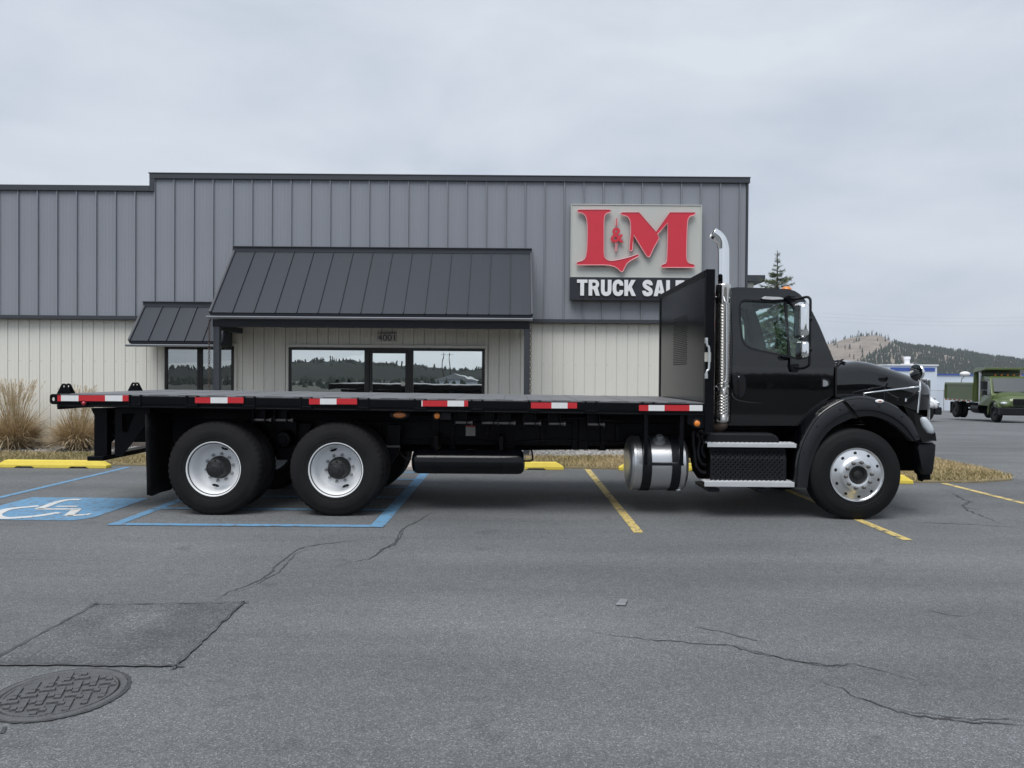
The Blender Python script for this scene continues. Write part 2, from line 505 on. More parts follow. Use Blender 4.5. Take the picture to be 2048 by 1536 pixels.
MT = dict(
    asphalt=asphalt_mat('asphalt', (0.127, 0.133, 0.138), (0.163, 0.170, 0.175)),
    patch=asphalt_mat('asphalt_patch', (0.096, 0.100, 0.104), (0.146, 0.152, 0.156), 0.30, 130, 1.0, 2.2),
    crack=mat('crack', (0.058, 0.060, 0.063), 0.9, var=0.4, scale=30, bump=0.6, bscale=90),
    sealer=mat('sealed_seam', (0.118, 0.123, 0.129), 0.8, var=0.2, scale=12, bump=0.3),
    blue_paint=paint_mat('blue_paint', (0.13, 0.285, 0.455), (0.14, 0.15, 0.16), 0.42),
    white_paint=paint_mat('white_paint', (0.62, 0.62, 0.60), (0.12, 0.25, 0.42), 0.40),
    yellow_paint=paint_mat('yellow_paint', (0.60, 0.46, 0.16), (0.11, 0.11, 0.11), 0.44),
    stop_yellow=mat('yellow_concrete', (0.76, 0.60, 0.09), 0.75, var=0.12, scale=9, bump=0.35, bscale=70),
    iron=mat('cast_iron', (0.105, 0.107, 0.110), 0.62, 0.15, var=0.3, scale=18, bump=0.5, bscale=120),
    grass_soil=mat('dry_turf', (0.22, 0.18, 0.10), 0.95, var=0.35, scale=7, bump=0.8, bscale=60),
    straw=mat('straw_grass', (0.42, 0.33, 0.18), 0.85, var=0.35, scale=2.2),
    olive=mat('olive_grass', (0.20, 0.18, 0.07), 0.85, var=0.35, scale=2.2),
    plume=mat('dry_plume', (0.60, 0.46, 0.29), 0.9, var=0.3, scale=3),
    dead_blade=mat('dead_blade', (0.26, 0.19, 0.12), 0.9, var=0.3, scale=3),
    plume_pale=mat('pale_plume', (0.66, 0.55, 0.40), 0.9, var=0.2, scale=3),
    gravel_bed=mat('gravel_bed', (0.22, 0.215, 0.21), 0.95, var=0.4, scale=30, bump=1.0, bscale=60),
    stone=mat('gravel_stone', (0.40, 0.39, 0.38), 0.9, var=0.5, scale=9, bump=0.3),
    concrete=mat('concrete', (0.46, 0.41, 0.37), 0.9, var=0.12, scale=4, bump=0.3, bscale=80),
    steel_grey=mat('grey_panel', (0.246, 0.262, 0.294), 0.45, 0.0, var=0.11, scale=1.6, spec=0.4, bump=0.03, bscale=4, rvar=0.06, stretch=(1.8, 1, 0.22)),
    trim_grey=mat('dark_trim', (0.040, 0.046, 0.056), 0.45, var=0.08, scale=2),
    roof_dark=mat('charcoal_roof', (0.033, 0.039, 0.050), 0.5, var=0.14, scale=1.5, bump=0.03, bscale=4, rvar=0.06, spec=0.22),
    beige=mat('beige_panel', (0.70, 0.695, 0.64), 0.5, var=0.09, scale=2.0, stretch=(1.6, 1, 0.25), bump=0.03, bscale=5),
    base_trim=mat('brown_base_trim', (0.13, 0.11, 0.10), 0.7, var=0.3, scale=6),
    frame_dark=mat('bronze_frame', (0.022, 0.020, 0.020), 0.4, 0.3, var=0.2),
    store_glass=dark_glass('store_glass', (0.012, 0.014, 0.015), 0.82),
    store_glass2=dark_glass('smoked_glass', (0.014, 0.014, 0.016), 0.42),
    truck_window=dark_glass('truck_window', (0.012, 0.014, 0.015), 0.16),
    eave_black=mat('eave_black', (0.010, 0.012, 0.018), 0.45, var=0.1, spec=0.3),
    sign_panel=mat('sign_panel', (0.50, 0.52, 0.49), 0.5, var=0.04),
    sign_dark=mat('sign_dark', (0.018, 0.021, 0.028), 0.4, var=0.1),
    sign_red=mat('sign_red', (0.62, 0.030, 0.055), 0.45, var=0.06),
    sign_pink=mat('lit_sign_edge', (0.70, 0.36, 0.38), 0.4, var=0.05),  # red paled to paint the light caught by the letter edges
    white=mat('white_letter', (0.78, 0.79, 0.81), 0.45, var=0.03),
    plaque=mat('plaque', (0.50, 0.50, 0.48), 0.5, 0.0, var=0.1),
    rust=mat('chain', (0.11, 0.085, 0.075), 0.7, 0.5, var=0.4, scale=20),
    black_paint=mat('black_paint', (0.0015, 0.0018, 0.0026), 0.03, var=0.1, spec=0.72, scale=2),
    black_frame=mat('black_frame', (0.0022, 0.0026, 0.004), 0.38, var=0.4, scale=7, bump=0.06, bscale=25, spec=0.14),
    black_gloss=mat('black_tank', (0.003, 0.0035, 0.005), 0.16, var=0.3, scale=5, bump=0.02, bscale=18, spec=0.35),
    black_matte=mat('black_plastic', (0.008, 0.009, 0.0115), 0.48, var=0.15, scale=6, bump=0.1, bscale=200, spec=0.25),
    flare=mat('flare_plastic', (0.007, 0.008, 0.011), 0.34, var=0.12, scale=4, bump=0.05, bscale=160),
    dark_void=mat('underbody', (0.003, 0.003, 0.004), 0.8, var=0.4, scale=9, spec=0.1),
    rubber=mat('tyre_rubber', (0.009, 0.0095, 0.0105), 0.66, var=0.3, scale=6, bump=0.12, bscale=50, spec=0.18),
    rubber_dust=mat('dusty_rubber', (0.0145, 0.0145, 0.015), 0.78, var=0.5, scale=4, bump=0.12, bscale=50, spec=0.15),
    rim_white=mat('white_rim', (0.80, 0.81, 0.82), 0.42, var=0.08, scale=5, rvar=0.1),
    alu=mat('aluminium', (0.74, 0.75, 0.76), 0.30, 0.95, var=0.08, scale=9, bump=0.03, bscale=40, rvar=0.08),
    alu_step=mat('step_aluminium', (0.72, 0.73, 0.74), 0.38, 0.6, var=0.1, scale=12),
    tank_alu=mat('tank_aluminium', (0.62, 0.63, 0.64), 0.33, 0.95, var=0.10, scale=3, stretch=(0.3, 1, 1), bump=0.02, bscale=30, rvar=0.08),
    chrome=mat('chrome', (0.86, 0.87, 0.88), 0.05, 1.0, var=0.02),
    steel=mat('shield_steel', (0.62, 0.60, 0.57), 0.2, 1.0, var=0.12, scale=12),
    elbow=mat('heated_steel', (0.24, 0.18, 0.15), 0.5, 0.7, var=0.35, scale=14),
    nut=mat('nut_steel', (0.16, 0.155, 0.15), 0.5, 0.7, var=0.4, scale=40),
    hole=mat('opening_dark', (0.004, 0.004, 0.004), 0.9, var=0),  # flat black painted for the shade inside holes and recesses
    hub_black=mat('hub', (0.011, 0.011, 0.012), 0.6, var=0.5, scale=20, bump=0.3, bscale=60),
    deck=mat('deck_plate', (0.20, 0.205, 0.215), 0.42, 0.2, var=0.3, scale=3, bump=0.25, bscale=60),  # base lightened to carry the sky's grazing sheen on dark steel
    tape_red=mat('tape_red', (0.52, 0.022, 0.03), 0.35, var=0.12, scale=20),
    tape_white=mat('tape_white', (0.72, 0.73, 0.73), 0.35, var=0.06, scale=20),
    amber=mat('amber_lens', (0.75, 0.22, 0.02), 0.15, var=0.25, scale=30, coat=0.6),
    amber_dark=mat('amber_oval_lens', (0.42, 0.13, 0.02), 0.2, var=0.3, scale=30, coat=0.6),
    red_lens=mat('red_lens', (0.40, 0.02, 0.03), 0.2, var=0.2, scale=30, coat=0.6),
    lens=mat('clear_lens', (0.52, 0.56, 0.60), 0.08, var=0.2, scale=14, coat=1.0),
    seat=mat('cab_interior', (0.30, 0.32, 0.34), 0.8, var=0.15),
    seat_dark=mat('cab_dash', (0.035, 0.037, 0.04), 0.7, var=0.15),
    cab_glass=clear_glass('cab_glass', (0.84, 0.93, 0.91), 0.05),
    truck_glass=clear_glass('windshield_glass', (0.80, 0.95, 0.92), 0.05),
    mirror=mat('mirror', (0.80, 0.82, 0.84), 0.02, 1.0, var=0.0),
    sticker=mat('sticker', (0.50, 0.49, 0.45), 0.6, var=0.3, scale=60),
    green=mat('olive_green_paint', (0.085, 0.118, 0.038), 0.28, var=0.10, scale=2, coat=0.5),
    white_truck=mat('white_paint_truck', (0.72, 0.73, 0.74), 0.25, var=0.04, coat=0.6),
    shed_white=mat('white_cladding', (0.62, 0.68, 0.76), 0.6, var=0.05, stretch=(8, 1, 0.05), scale=3),
    shed_blue=mat('blue_band', (0.05, 0.10, 0.36), 0.5, var=0.08),
    lamp_white=mat('lamp_housing', (0.75, 0.75, 0.74), 0.4, var=0.05),
    galv=mat('galvanised', (0.34, 0.35, 0.36), 0.5, 0.6, var=0.2),
    pylon=mat('pylon_steel', (0.20, 0.21, 0.23), 0.6, 0.4, var=0.1),
    bark=mat('bark', (0.085, 0.065, 0.05), 0.95, var=0.3, scale=12, bump=0.5),
    needles=mat('spruce_needles', (0.095, 0.120, 0.060), 0.75, var=0.5, scale=3.0),
    forest=mat('forest', (0.026, 0.038, 0.028), 0.9, var=0.5, scale=0.05),
    hill=mat('dry_hill', (0.22, 0.185, 0.155), 0.95, var=0.75, scale=0.03, bump=0.5, bscale=0.2),
    ridge=mat('ridge_floor', (0.010, 0.014, 0.011), 0.95, var=0.4, scale=0.05, spec=0.1),
    field=mat('field', (0.030, 0.031, 0.024), 0.95, var=0.3, scale=0.02),
    mountain=mat('haze_pale_mountain', (0.50, 0.53, 0.55), 0.95, var=0.3, scale=0.004),  # pale base colour stands in for haze before the mountain
    wood=mat('pole_wood', (0.07, 0.055, 0.045), 0.9, var=0.2),
)
# ================================================================ ground
def gz(x, y):
    """the lot is level by the building and falls away to the far right"""
    return -0.027 * max(0.0, min(y, 95.0) - 13.0) * sstep(6.0, 10.0, x)
mb = MB()
xs = [-90, -60, -40, -25, -15, -8, -4, 0, 3, 6] + [6 + 0.4 * i for i in range(1, 11)] + [12, 16, 22, 30, 45, 60, 90, 130]
ys = [-8, -6, -4.5, -3, -1.5, 0, 3, 6, 9, 11, 12, 13, 14, 16, 19, 23, 28, 35, 45, 60, 80, 95, 110]
for y in ys:
    for x in xs:
        mb.v.append((x, y, gz(x, y)))
nx = len(xs)
for j in range(len(ys) - 1):
    for i in range(nx - 1):
        mb.f.append((j * nx + i, j * nx + i + 1, (j + 1) * nx + i + 1, (j + 1) * nx + i))
        mb.m.append(0)
lot = struct('parking_lot', mb, MT['asphalt'], smooth=True, ang=80)

mb = MB()
S = 3300
mb.add([(-S, -S, -2.6), (S, -S, -2.6), (S, S, -2.6), (-S, S, -2.6)], [(0, 1, 2, 3)])
struct('terrain', mb, MT['field'])

mb = MB()
mb.box(-220, 220, -75, -7.9, -.8, -.04)
struct('reflected_dark_ground', mb, MT['field'])  # unseen ground added to darken reflections in the door and hood

def ribbon(mb, pts, w, z):
    """flat strip along ground points with a per-point half width"""
    ws = w if isinstance(w, (list, tuple)) else [w] * len(pts)
    a, b = [], []
    for i, p in enumerate(pts):
        t = (pts[min(i + 1, len(pts) - 1)] - pts[max(i - 1, 0)])
        n = Vector((-t.y, t.x, 0)).normalized() * ws[i]
        a.append((p.x + n.x, p.y + n.y, gz(p.x, p.y) + z))
        b.append((p.x - n.x, p.y - n.y, gz(p.x, p.y) + z))
    n = len(pts)
    mb.add(a + b, [(i, i + 1, n + i + 1, n + i) for i in range(n - 1)])
def quadsheet(mb, pts, z):
    mb.add([(p[0], p[1], z) for p in pts], [tuple(range(len(pts)))])

# ---- painted bays
def line_y(x, y0, y1, w=0.05):
    return [(x - w, y0), (x + w, y0), (x + w, y1), (x - w, y1)]
for name, x, y0, y1 in (('yellow_line', 1.30, 7.5, 12.65), ('yellow_line', 3.90, 7.25, 12.3), ('yellow_line', 6.58, 7.2, 11.25)):
    mb = MB()
    quadsheet(mb, line_y(x, y0, y1), 0.004)
    struct(name, mb, MT['yellow_paint'], lot)
mb = MB()
quadsheet(mb, line_y(-6.45, 7.6, 12.45), 0.004)
struct('blue_line', mb, MT['blue_paint'], lot)
mb = MB()
quadsheet(mb, line_y(-4.14, 7.70, 12.0, 0.06), 0.004)
struct('blue_line', mb, MT['blue_paint'], lot)
mb = MB()
quadsheet(mb, line_y(-1.40, 7.70, 12.05, 0.075), 0.004)
struct('blue_line', mb, MT['blue_paint'], lot)
for y, w_ in ((7.72, 0.055), (8.65, 0.045), (9.55, 0.045), (10.4, 0.045), (11.2, 0.045), (12.03, 0.045)):
    mb = MB()
    quadsheet(mb, [(-4.20, y - w_), (-1.33, y - w_), (-1.33, y + w_), (-4.20, y + w_)], 0.007)
    struct('blue_stripe', mb, MT['blue_paint'], lot)
mb = MB()
quadsheet(mb, [(-6.06, 8.05), (-5.9, 7.92), (-4.70, 7.90), (-4.56, 8.05), (-4.58, 9.34), (-6.06, 9.36)], 0.004)
sq = struct('accessible_bay_square', mb, MT['blue_paint'], lot)
# the wheelchair figure, strokes laid out on the ground
strokes = [
    ([(410, 1016), (395, 1016)], 0),
]
mb = MB()
def stroke(px, w):
    pts = [gnd(u, v) for u, v in px]
    pts = smooth_pts(pts, 4)
    ribbon(mb, pts, w, 0.008)
Z5 = lambda a: [(x / 5.12, 960 + y / 5.12) for x, y in a]
stroke(Z5([(395, 272), (300, 280), (180, 292), (80, 305), (10, 330), (-30, 352), (-40, 372), (0, 390), (90, 397), (200, 390), (330, 380), (470, 362), (605, 340)]), 0.055)
stroke(Z5([(395, 302), (470, 275), (560, 240), (640, 218), (720, 207), (825, 206)]), 0.05)
stroke(Z5([(575, 276), (795, 276)]), 0.035)
stroke(Z5([(375, 302), (600, 304), (815, 302)]), 0.04)
stroke(Z5([(790, 304), (755, 330), (725, 352), (690, 374)]), 0.05)
stroke(Z5([(680, 374), (800, 366), (870, 362)]), 0.04)
stroke(Z5([(885, 356), (925, 356)]), 0.05)
struct('wheelchair_mark', mb, MT['white_paint'], sq)

# ---- cracks, seams, patch
def crack(px, w=0.006, jag=0.008, name='crack', m='crack', seed=0, z=0.004):
    rnd = random.Random(seed)
    pts = [gnd(u, v) for u, v in px]
    o = []
    for a, b in zip(pts, pts[1:]):
        n = max(2, int((b - a).length / 0.03))
        for k in range(n):
            t = k / n
            p = a.lerp(b, t)
            o.append(Vector((p.x + rnd.uniform(-jag, jag), p.y + rnd.uniform(-jag, jag) * 1.5, 0)))
    o.append(pts[-1])
    n = len(o)
    ws = [max(0.0012, w * (0.35 + 0.9 * rnd.random()) * min(1, 4 * (i + 1) / n, 4 * (n - i) / n)) for i in range(n)]
    mb = MB()
    ribbon(mb, o, ws, z)
    struct(name, mb, MT[m], lot)
crack([(430, 1203), (455, 1185), (495, 1172), (520, 1160), (545, 1143), (548, 1135), (570, 1118), (590, 1102), (610, 1094), (650, 1088), (750, 1077)], 0.008, seed=1)
crack([(470, 1186), (500, 1176), (525, 1162), (555, 1147), (568, 1133), (592, 1108), (620, 1096)], 0.005, seed=11)
crack([(660, 1138), (700, 1125), (740, 1118), (755, 1108), (768, 1098), (790, 1085), (797, 1070), (808, 1056), (835, 1043), (872, 1020)], 0.009, seed=2)
crack([(752, 1112), (762, 1100), (790, 1090), (802, 1072), (808, 1060)], 0.008, seed=12)
crack([(1185, 1265), (1230, 1272), (1300, 1280), (1400, 1288), (1460, 1292), (1500, 1305), (1570, 1318), (1640, 1330), (1710, 1330), (1760, 1342), (1820, 1358), (1860, 1375)], 0.006, seed=3)
crack([(1470, 1293), (1510, 1302), (1580, 1322), (1640, 1333), (1712, 1334)], 0.005, seed=13)
crack([(1640, 1363), (1685, 1378), (1700, 1390), (1770, 1415), (1790, 1423), (1850, 1435), (1940, 1445), (2000, 1447), (2060, 1452)], 0.007, seed=4)
crack([(1790, 1421), (1860, 1430), (1945, 1440), (2010, 1438), (2060, 1447)], 0.004, seed=14)
crack([(1898, 983), (1925, 998), (1942, 1004), (1928, 1011), (1932, 1019), (1960, 1031), (2002, 1047)], 0.010, 0.02, seed=5)
crack([(1830, 1045), (1900, 1047), (2060, 1056)], 0.010, 0.006, m='sealer', name='sealed_crack', seed=6)
crack([(2020, 958), (2060, 965)], 0.012, 0.006, m='sealer', name='sealed_crack', seed=8)
crack([(1395, 1255), (1440, 1262), (1515, 1282)], 0.016, 0.004, m='sealer', name='sealed_crack', seed=9)
crack([(1855, 1220), (1890, 1230), (1925, 1233)], 0.004, seed=15)
crack([(185, 993), (290, 978)], 0.008, 0.004, m='sealer', name='sealed_crack', seed=16)
crack([(0, 1470), (10, 1455)], 0.008, seed=17)

PQ = [gnd(u, v) for u, v in ((190, 1211), (486, 1207), (352, 1334), (-30, 1331))]
mb = MB()
quadsheet(mb, [(p.x, p.y) for p in PQ], 0.006)
struct('asphalt_patch', mb, MT['patch'], lot)
for i in range(4):
    a, b = PQ[i], PQ[(i + 1) % 4]
    rnd = random.Random(40 + i)
    pts = [a.lerp(b, t / 24) + Vector((rnd.uniform(-.006, .006), rnd.uniform(-.006, .006), 0)) for t in range(-1, 26)]
    mb = MB()
    ribbon(mb, pts, [rnd.uniform(.003, .013) for _ in pts], 0.010)
    struct('patch_seam', mb, MT['sealer'], lot)
    mb = MB()
    ribbon(mb, pts, [rnd.uniform(.0008, .0030) for _ in pts], 0.014)
    struct('crack', mb, MT['crack'], lot)

# ---- manhole
MC = Vector((-2.215, 3.63, 0))
mh = thing('manhole_cover', 'round cast iron manhole cover with raised blocks beside the asphalt patch', 'manhole cover', MC)
mb = MB()
mb.lathe([(0.262, 0.002), (0.268, 0.010), (0.292, 0.010), (0.298, 0.003)], MC, 'z', 72)
obj('rim', mb, MT['iron'], mh, smooth=True)
mb = MB()
mb.lathe([(0.0, 0.004), (0.10, 0.004), (0.20, 0.004), (0.240, 0.004), (0.244, 0.009), (0.254, 0.009), (0.256, 0.003)], MC, 'z', 64)
obj('lid', mb, MT['iron'], mh)
mb = MB()
mb.lathe([(.250, .0030), (.266, .0030)], MC, 'z', 64)
obj('lid_gap', mb, MT['hole'], mh)
mb = MB()
rnd = random.Random(3)
pts = [Vector((MC.x + .305 * math.cos(t * 2 * math.pi / 90), MC.y + .305 * math.sin(t * 2 * math.pi / 90), 0)) for t in range(91)]
ribbon(mb, pts, [rnd.uniform(.004, .012) for _ in pts], 0.006)
struct('crack', mb, MT['crack'], lot)
mb = MB()
mb.prism([(-.034, -.014, 0), (.034, -.014, 0), (.034, .014, 0), (-.034, .014, 0)], [], (0, 0, .010))
blk = mesh_of('block', mb, MT['iron'])
mb = MB()
mb.prism([(-.014, -.014, 0), (.014, -.014, 0), (.014, .014, 0), (-.014, .014, 0)], [], (0, 0, .009))
stud = mesh_of('block', mb, MT['iron'])
ca, sa = math.cos(R(20)), math.sin(R(20))
for i in range(-6, 7):
    for j in range(-6, 7):
        for k in range(2):
            hor = (i + j) % 2 == 0
            px_, py_ = (i * .066, j * .054) if k == 0 else (i * .066 + .033, j * .054 + .027)
            if k == 1 and (i + 2 * j) % 3:
                continue
            if px_ * px_ + py_ * py_ > 0.236 ** 2:
                continue
            o = link('block', blk if k == 0 and hor else stud, mh)
            o.location = (MC.x + px_ * ca - py_ * sa, MC.y + px_ * sa + py_ * ca, 0.004)
            o.rotation_euler = (0, 0, R(20) + (0 if (i - j) % 4 else math.pi / 2))

# ---- scrap on the asphalt
p0 = gnd(1240, 1208)
mb = MB()
mb.prism([(p0.x - .035, p0.y - .05, .004), (p0.x + .03, p0.y - .055, .004), (p0.x + .062, p0.y + .05, .006), (p0.x + .01, p0.y + .065, .006)], [], (0, 0, 0.014))
tag(obj('scrap_plate', mb, MT['galv'], bevel=0.004), 'small flat grey scrap lying alone on the open asphalt', 'scrap')

# ---- landscaping strip in front of the building
mb = MB()
strip = [(-14.5, 12.55), (-8, 12.60), (-3.75, 12.70), (-3.75, 14.25), (-14.5, 14.55)]
strip2 = [(-1.55, 12.75), (1.0, 12.72), (3.2, 12.5), (5.2, 11.75), (6.2, 11.30), (7.2, 11.35), (7.9, 11.65), (8.12, 12.0), (8.25, 13.0), (8.45, 15.0), (8.6, 24), (7.4, 24), (5.4, 24), (5.4, 14.85), (2.6, 14.5), (0.6, 14.35), (-0.6, 13.5), (-1.55, 13.1)]
def lawn(mb, poly, h):
    n = len(poly)
    cx = sum(p[0] for p in poly) / n
    mb.prism([(x, y, gz(x, y) - 0.05) for x, y in poly], [], (0, 0, 0.05 + h))
lawn(mb, strip, 0.035)
struct('lawn_strip', mb, MT['grass_soil'], bevel=0.02)
mb = MB()
lawn(mb, strip2, 0.035)
struct('lawn_island', mb, MT['grass_soil'], bevel=0.02)
def inside(poly, x, y):
    c = False
    n = len(poly)
    for i in range(n):
        x1, y1 = poly[i]
        x2, y2 = poly[(i + 1) % n]
        if (y1 > y) != (y2 > y) and x < (x2 - x1) * (y - y1) / (y2 - y1) + x1:
            c = not c
    return c
def blades(name, poly, n, hmin, hmax, label, seed, olive=0.45):
    rnd = random.Random(seed)
    mb = MB()
    x0, x1 = min(p[0] for p in poly), max(p[0] for p in poly)
    y0, y1 = min(p[1] for p in poly), max(p[1] for p in poly)
    c = 0
    while c < n:
        x, y = rnd.uniform(x0 - .03, x1 + .03), rnd.uniform(y0 - .03, min(y1, 16.5))
        if not inside(poly, x, y):
            continue
        c += 1
        h = rnd.uniform(hmin, hmax)
        a = rnd.uniform(0, 6.28)
        b = rnd.uniform(0, 6.28)
        l = rnd.uniform(.2, 1.3) * h
        wd = rnd.uniform(.004, .009)
        z = gz(x, y) + 0.03
        dx, dy = math.cos(a) * wd, math.sin(a) * wd
        patch = math.sin(x * 2.1 + 1.3 * math.sin(y * 3)) * .25
        mb.add([(x - dx, y - dy, z), (x + dx, y + dy, z), (x + l * math.cos(b), y + l * math.sin(b), z + h)], [(0, 1, 2)], 1 if rnd.random() < olive + patch else 0)
    o = obj(name, mb, [MT['straw'], MT['olive']], fix=False)
    tag(o, label, 'grass', kind='stuff')
blades('grass', strip, 26000, .025, .065, 'short dry lawn grass along the beige wall', 5, 0.5)
blades('grass', strip2, 46000, .03, .075, 'short straw coloured grass on the pointed island', 6, 0.25)

mb = MB()
mb.box(-14.5, 5.3, 14.2, 15.66, -0.05, 0.022)
struct('gravel_bed', mb, MT['gravel_bed'])
mb = MB()
rnd = random.Random(9)
for i in range(7000):
    x, y = rnd.uniform(-11.5, 3.5), rnd.uniform(14.22, 15.58)
    if -3.75 < x < -1.55:
        continue
    s = rnd.uniform(.012, .034)
    c = Vector((x, y, .022 + s * .35))
    vs_ = [c + Vector((rnd.uniform(.6, 1) * s * dx, rnd.uniform(.6, 1) * s * dy, rnd.uniform(.5, .8) * s * dz)) for dx, dy, dz in ((1, 0, 0), (-1, 0, 0), (0, 1, 0), (0, -1, 0), (0, 0, 1), (0, 0, -.6))]
    mb.add(vs_, [(0, 2, 4), (2, 1, 4), (1, 3, 4), (3, 0, 4), (2, 0, 5), (1, 2, 5), (3, 1, 5), (0, 3, 5)])
tag(obj('gravel', mb, MT['stone'], fix=False), 'grey crushed gravel along the foot of the building', 'gravel', kind='stuff')
mb = MB()
for j in range(3):
    mb.box(-3.74, -1.56, 12.45 + j * 1.07, 13.51 + j * 1.07 - 0.012, -0.05, 0.05)
struct('walkway', mb, MT['concrete'], bevel=0.01)

# ---- yellow wheel stops
def wheel_stop(c, rz, label, m='stop_yellow', L_=1.83, group='yellow wheel stops'):
    mb = MB()
    h, wb, wt = 0.125, 0.085, 0.055
    prof = [(-wb, 0), (-wb, .05), (-wt, h), (wt, h), (wb, .05), (wb, 0)]
    a = L_ / 2
    # body with two drain notches under it
    xs_ = [-a, -a + .12, -.62, -.57, -.33, -.28, .28, .33, .57, .62, a - .12, a]
    loops = []
    for x in xs_:
        end = abs(abs(x) - a) < 1e-6
        notch = .33 - 1e-6 <= abs(x) <= .57 + 1e-6
        lp = []
        for y, z in prof:
            zz = z
            if end:
                zz = min(z, .05)
                if z >= h - 1e-6:
                    y = y * 1.2
            if notch and z == 0:
                zz = .026
            lp.append((x, y, zz))
        loops.append(lp)
    mb.loft(loops)
    o = obj('wheel_stop', mb, MT[m], bevel=0.008)
    o.location = c
    o.rotation_euler = (0, 0, rz)
    return tag(o, label, 'wheel stop', group)
wheel_stop((-7.62, 12.32, 0), R(-0.4), 'long yellow concrete wheel stop below the ornamental grasses')
wheel_stop((-5.12, 12.42, 0), R(-0.3), 'yellow wheel stop mostly hidden behind the mud flap and rear wheels')
wheel_stop((-.03, 12.58, 0), R(0.2), 'yellow wheel stop reaching out from behind the black air tank')
wheel_stop((2.74, 12.55, 0), R(-0.5), 'yellow wheel stop with one end showing beside the silver fuel tank')
wheel_stop((5.17, 11.35, 0), R(-8.0), 'chipped yellow wheel stop beside the front bumper and dry island')
# ================================================================ building
YW = 15.62            # face of the beige wall
YU = 15.50            # face of the grey upper wall
XR = at(1494, 500, YU).x
XL = -13.6
ZB = at(1100, 641, YU).z        # bottom edge of the grey upper wall
ZT = at(900, 351.5, YU).z       # coping top of the tall part
ZTL = at(150, 371, YU).z        # coping top of the left part
XS = at(301, 360, YU).x         # where the roof steps
bld = thing('metal_building', 'low metal clad dealership building, charcoal above and beige below', 'building', (0, YW, 0))
mb = MB()
mb.box(XL, XS, YU + .03, YU + 9, ZB, ZTL - .03)
mb.box(XS + .002, XR - .01, YU + .03, YU + 9, ZB + .002, ZT - .03)
uw = obj('upper_wall', mb, MT['steel_grey'], bld)
mb = MB()
mb.box(XL, XR - .02, YW + .03, YU + 9, 0.0, ZB - .004)
lw = obj('lower_wall', mb, MT['beige'], bld)

PW = 0.4068
X0 = at(37.1, 500, YU).x
def pan_mesh(name, w_, z0, z1, m, rib, ribw, stri):
    """one wall sheet: a flat pan with faint stiffening lines and a standing seam on its left edge"""
    sec = [(0, 0), (0, -rib), (ribw, -rib), (ribw, -.0)]
    for q in stri:
        sec += [(w_ * q - .006, 0), (w_ * q, -.0025), (w_ * q + .006, 0)]
    sec += [(w_ - .003, 0)]
    mb = MB()
    lo = [(x, y, z0) for x, y in sec] + [(w_ - .003, .02, z0), (0, .02, z0)]
    hi = [(x, y, z1) for x, y, _ in lo]
    mb.loft([lo, hi])
    return mesh_of(name, mb, m)
stri = (.28, .46, .64, .82)
pm_t = pan_mesh('wall_panel', PW, ZB + .03, ZT - .10, MT['steel_grey'], .038, .016, stri)
pm_l = pan_mesh('wall_panel', PW, ZB + .03, ZTL - .10, MT['steel_grey'], .038, .016, stri)
k = -7
while True:
    x = X0 + k * PW
    k += 1
    if x + PW > XR - .02:
        break
    if x < XL:
        continue
    o = link('wall_panel', pm_t if x > XS - .1 else pm_l, uw, (x, YU, 0))
xe = X0 + (k - 1) * PW
pm_e = pan_mesh('wall_panel', XR - .03 - xe, ZB + .03, ZT - .10, MT['steel_grey'], .038, .016, (.5,))
link('wall_panel', pm_e, uw, (xe, YU, 0))

# coping, corner and drip trims
mb = MB()
mb.box(XS, XR + .035, YU - .055, YU + .25, ZT - .115, ZT)
mb.box(XS - .02, XR + .045, YU - .065, YU + .26, ZT - .012, ZT + .008)
obj('coping', mb, MT['trim_grey'], bld, bevel=.004)
mb = MB()
mb.box(XL, XS - .003, YU - .055, YU + .25, ZTL - .115, ZTL)
mb.box(XS - .001, XS + .10, YU - .052, YU + .24, ZTL - .115, ZT - .118)
obj('coping', mb, MT['trim_grey'], bld, bevel=.004)
mb = MB()
mb.box(XR - .028, XR + .012, YU - .03, YU + .10, ZB, ZT - .118)
obj('corner_trim', mb, MT['trim_grey'], bld)
mb = MB()
mb.box(XL, XR + .004, YU - .045, YU + .09, ZB - .05, ZB + .028)
obj('drip_edge', mb, MT['trim_grey'], bld, bevel=.004)

# windows and doors: (name, u0, v0, u1, zbottom)
WIN = []
zt_s = at(770, 696, YW - .05).z
xa, xb = at(577, 740, YW - .05).x, at(969, 740, YW - .05).x
d0, d1 = at(734, 740, YW - .05).x, at(821, 740, YW - .05).x
zt_e = at(400, 692, YW - .05).z
ea, eb = at(329, 740, YW - .05).x, at(467, 740, YW - .05).x
def frame(mb, x0, x1, z0, z1, t, y0, y1):
    mb.box(x0, x1, y0, y1, z1 - t, z1)
    mb.box(x0, x1, y0, y1, z0, z0 + t)
    mb.box(x0, x0 + t, y0, y1, z0 + t, z1 - t)
    mb.box(x1 - t, x1, y0, y1, z0 + t, z1 - t)
def window(name, x0, x1, z0, z1, m, t=.055, parent=bld):
    mb = MB()
    frame(mb, x0, x1, z0, z1, t, YW - .055, YW + .02)
    f = obj(name, mb, MT['frame_dark'], parent, bevel=.004)
    mb = MB()
    mb.box(x0 + t - .004, x1 - t + .004, YW - .018, YW - .010, z0 + t - .004, z1 - t + .004)
    obj('pane', mb, MT[m], f)
    return f
window('window', xa, d0 - .002, .62, zt_s, 'store_glass')
window('window', d1 + .002, xb, .62, zt_s, 'store_glass')
dr = MB()
frame(dr, d0, d1, .06, zt_s, .045, YW - .06, YW + .02)
dro = obj('door', dr, MT['frame_dark'], bld, bevel=.004)
mb = MB()
frame(mb, d0 + .05, d1 - .05, .08, zt_s - .05, .062, YW - .045, YW + .01)
obj('leaf_frame', mb, MT['frame_dark'], dro, bevel=.004)
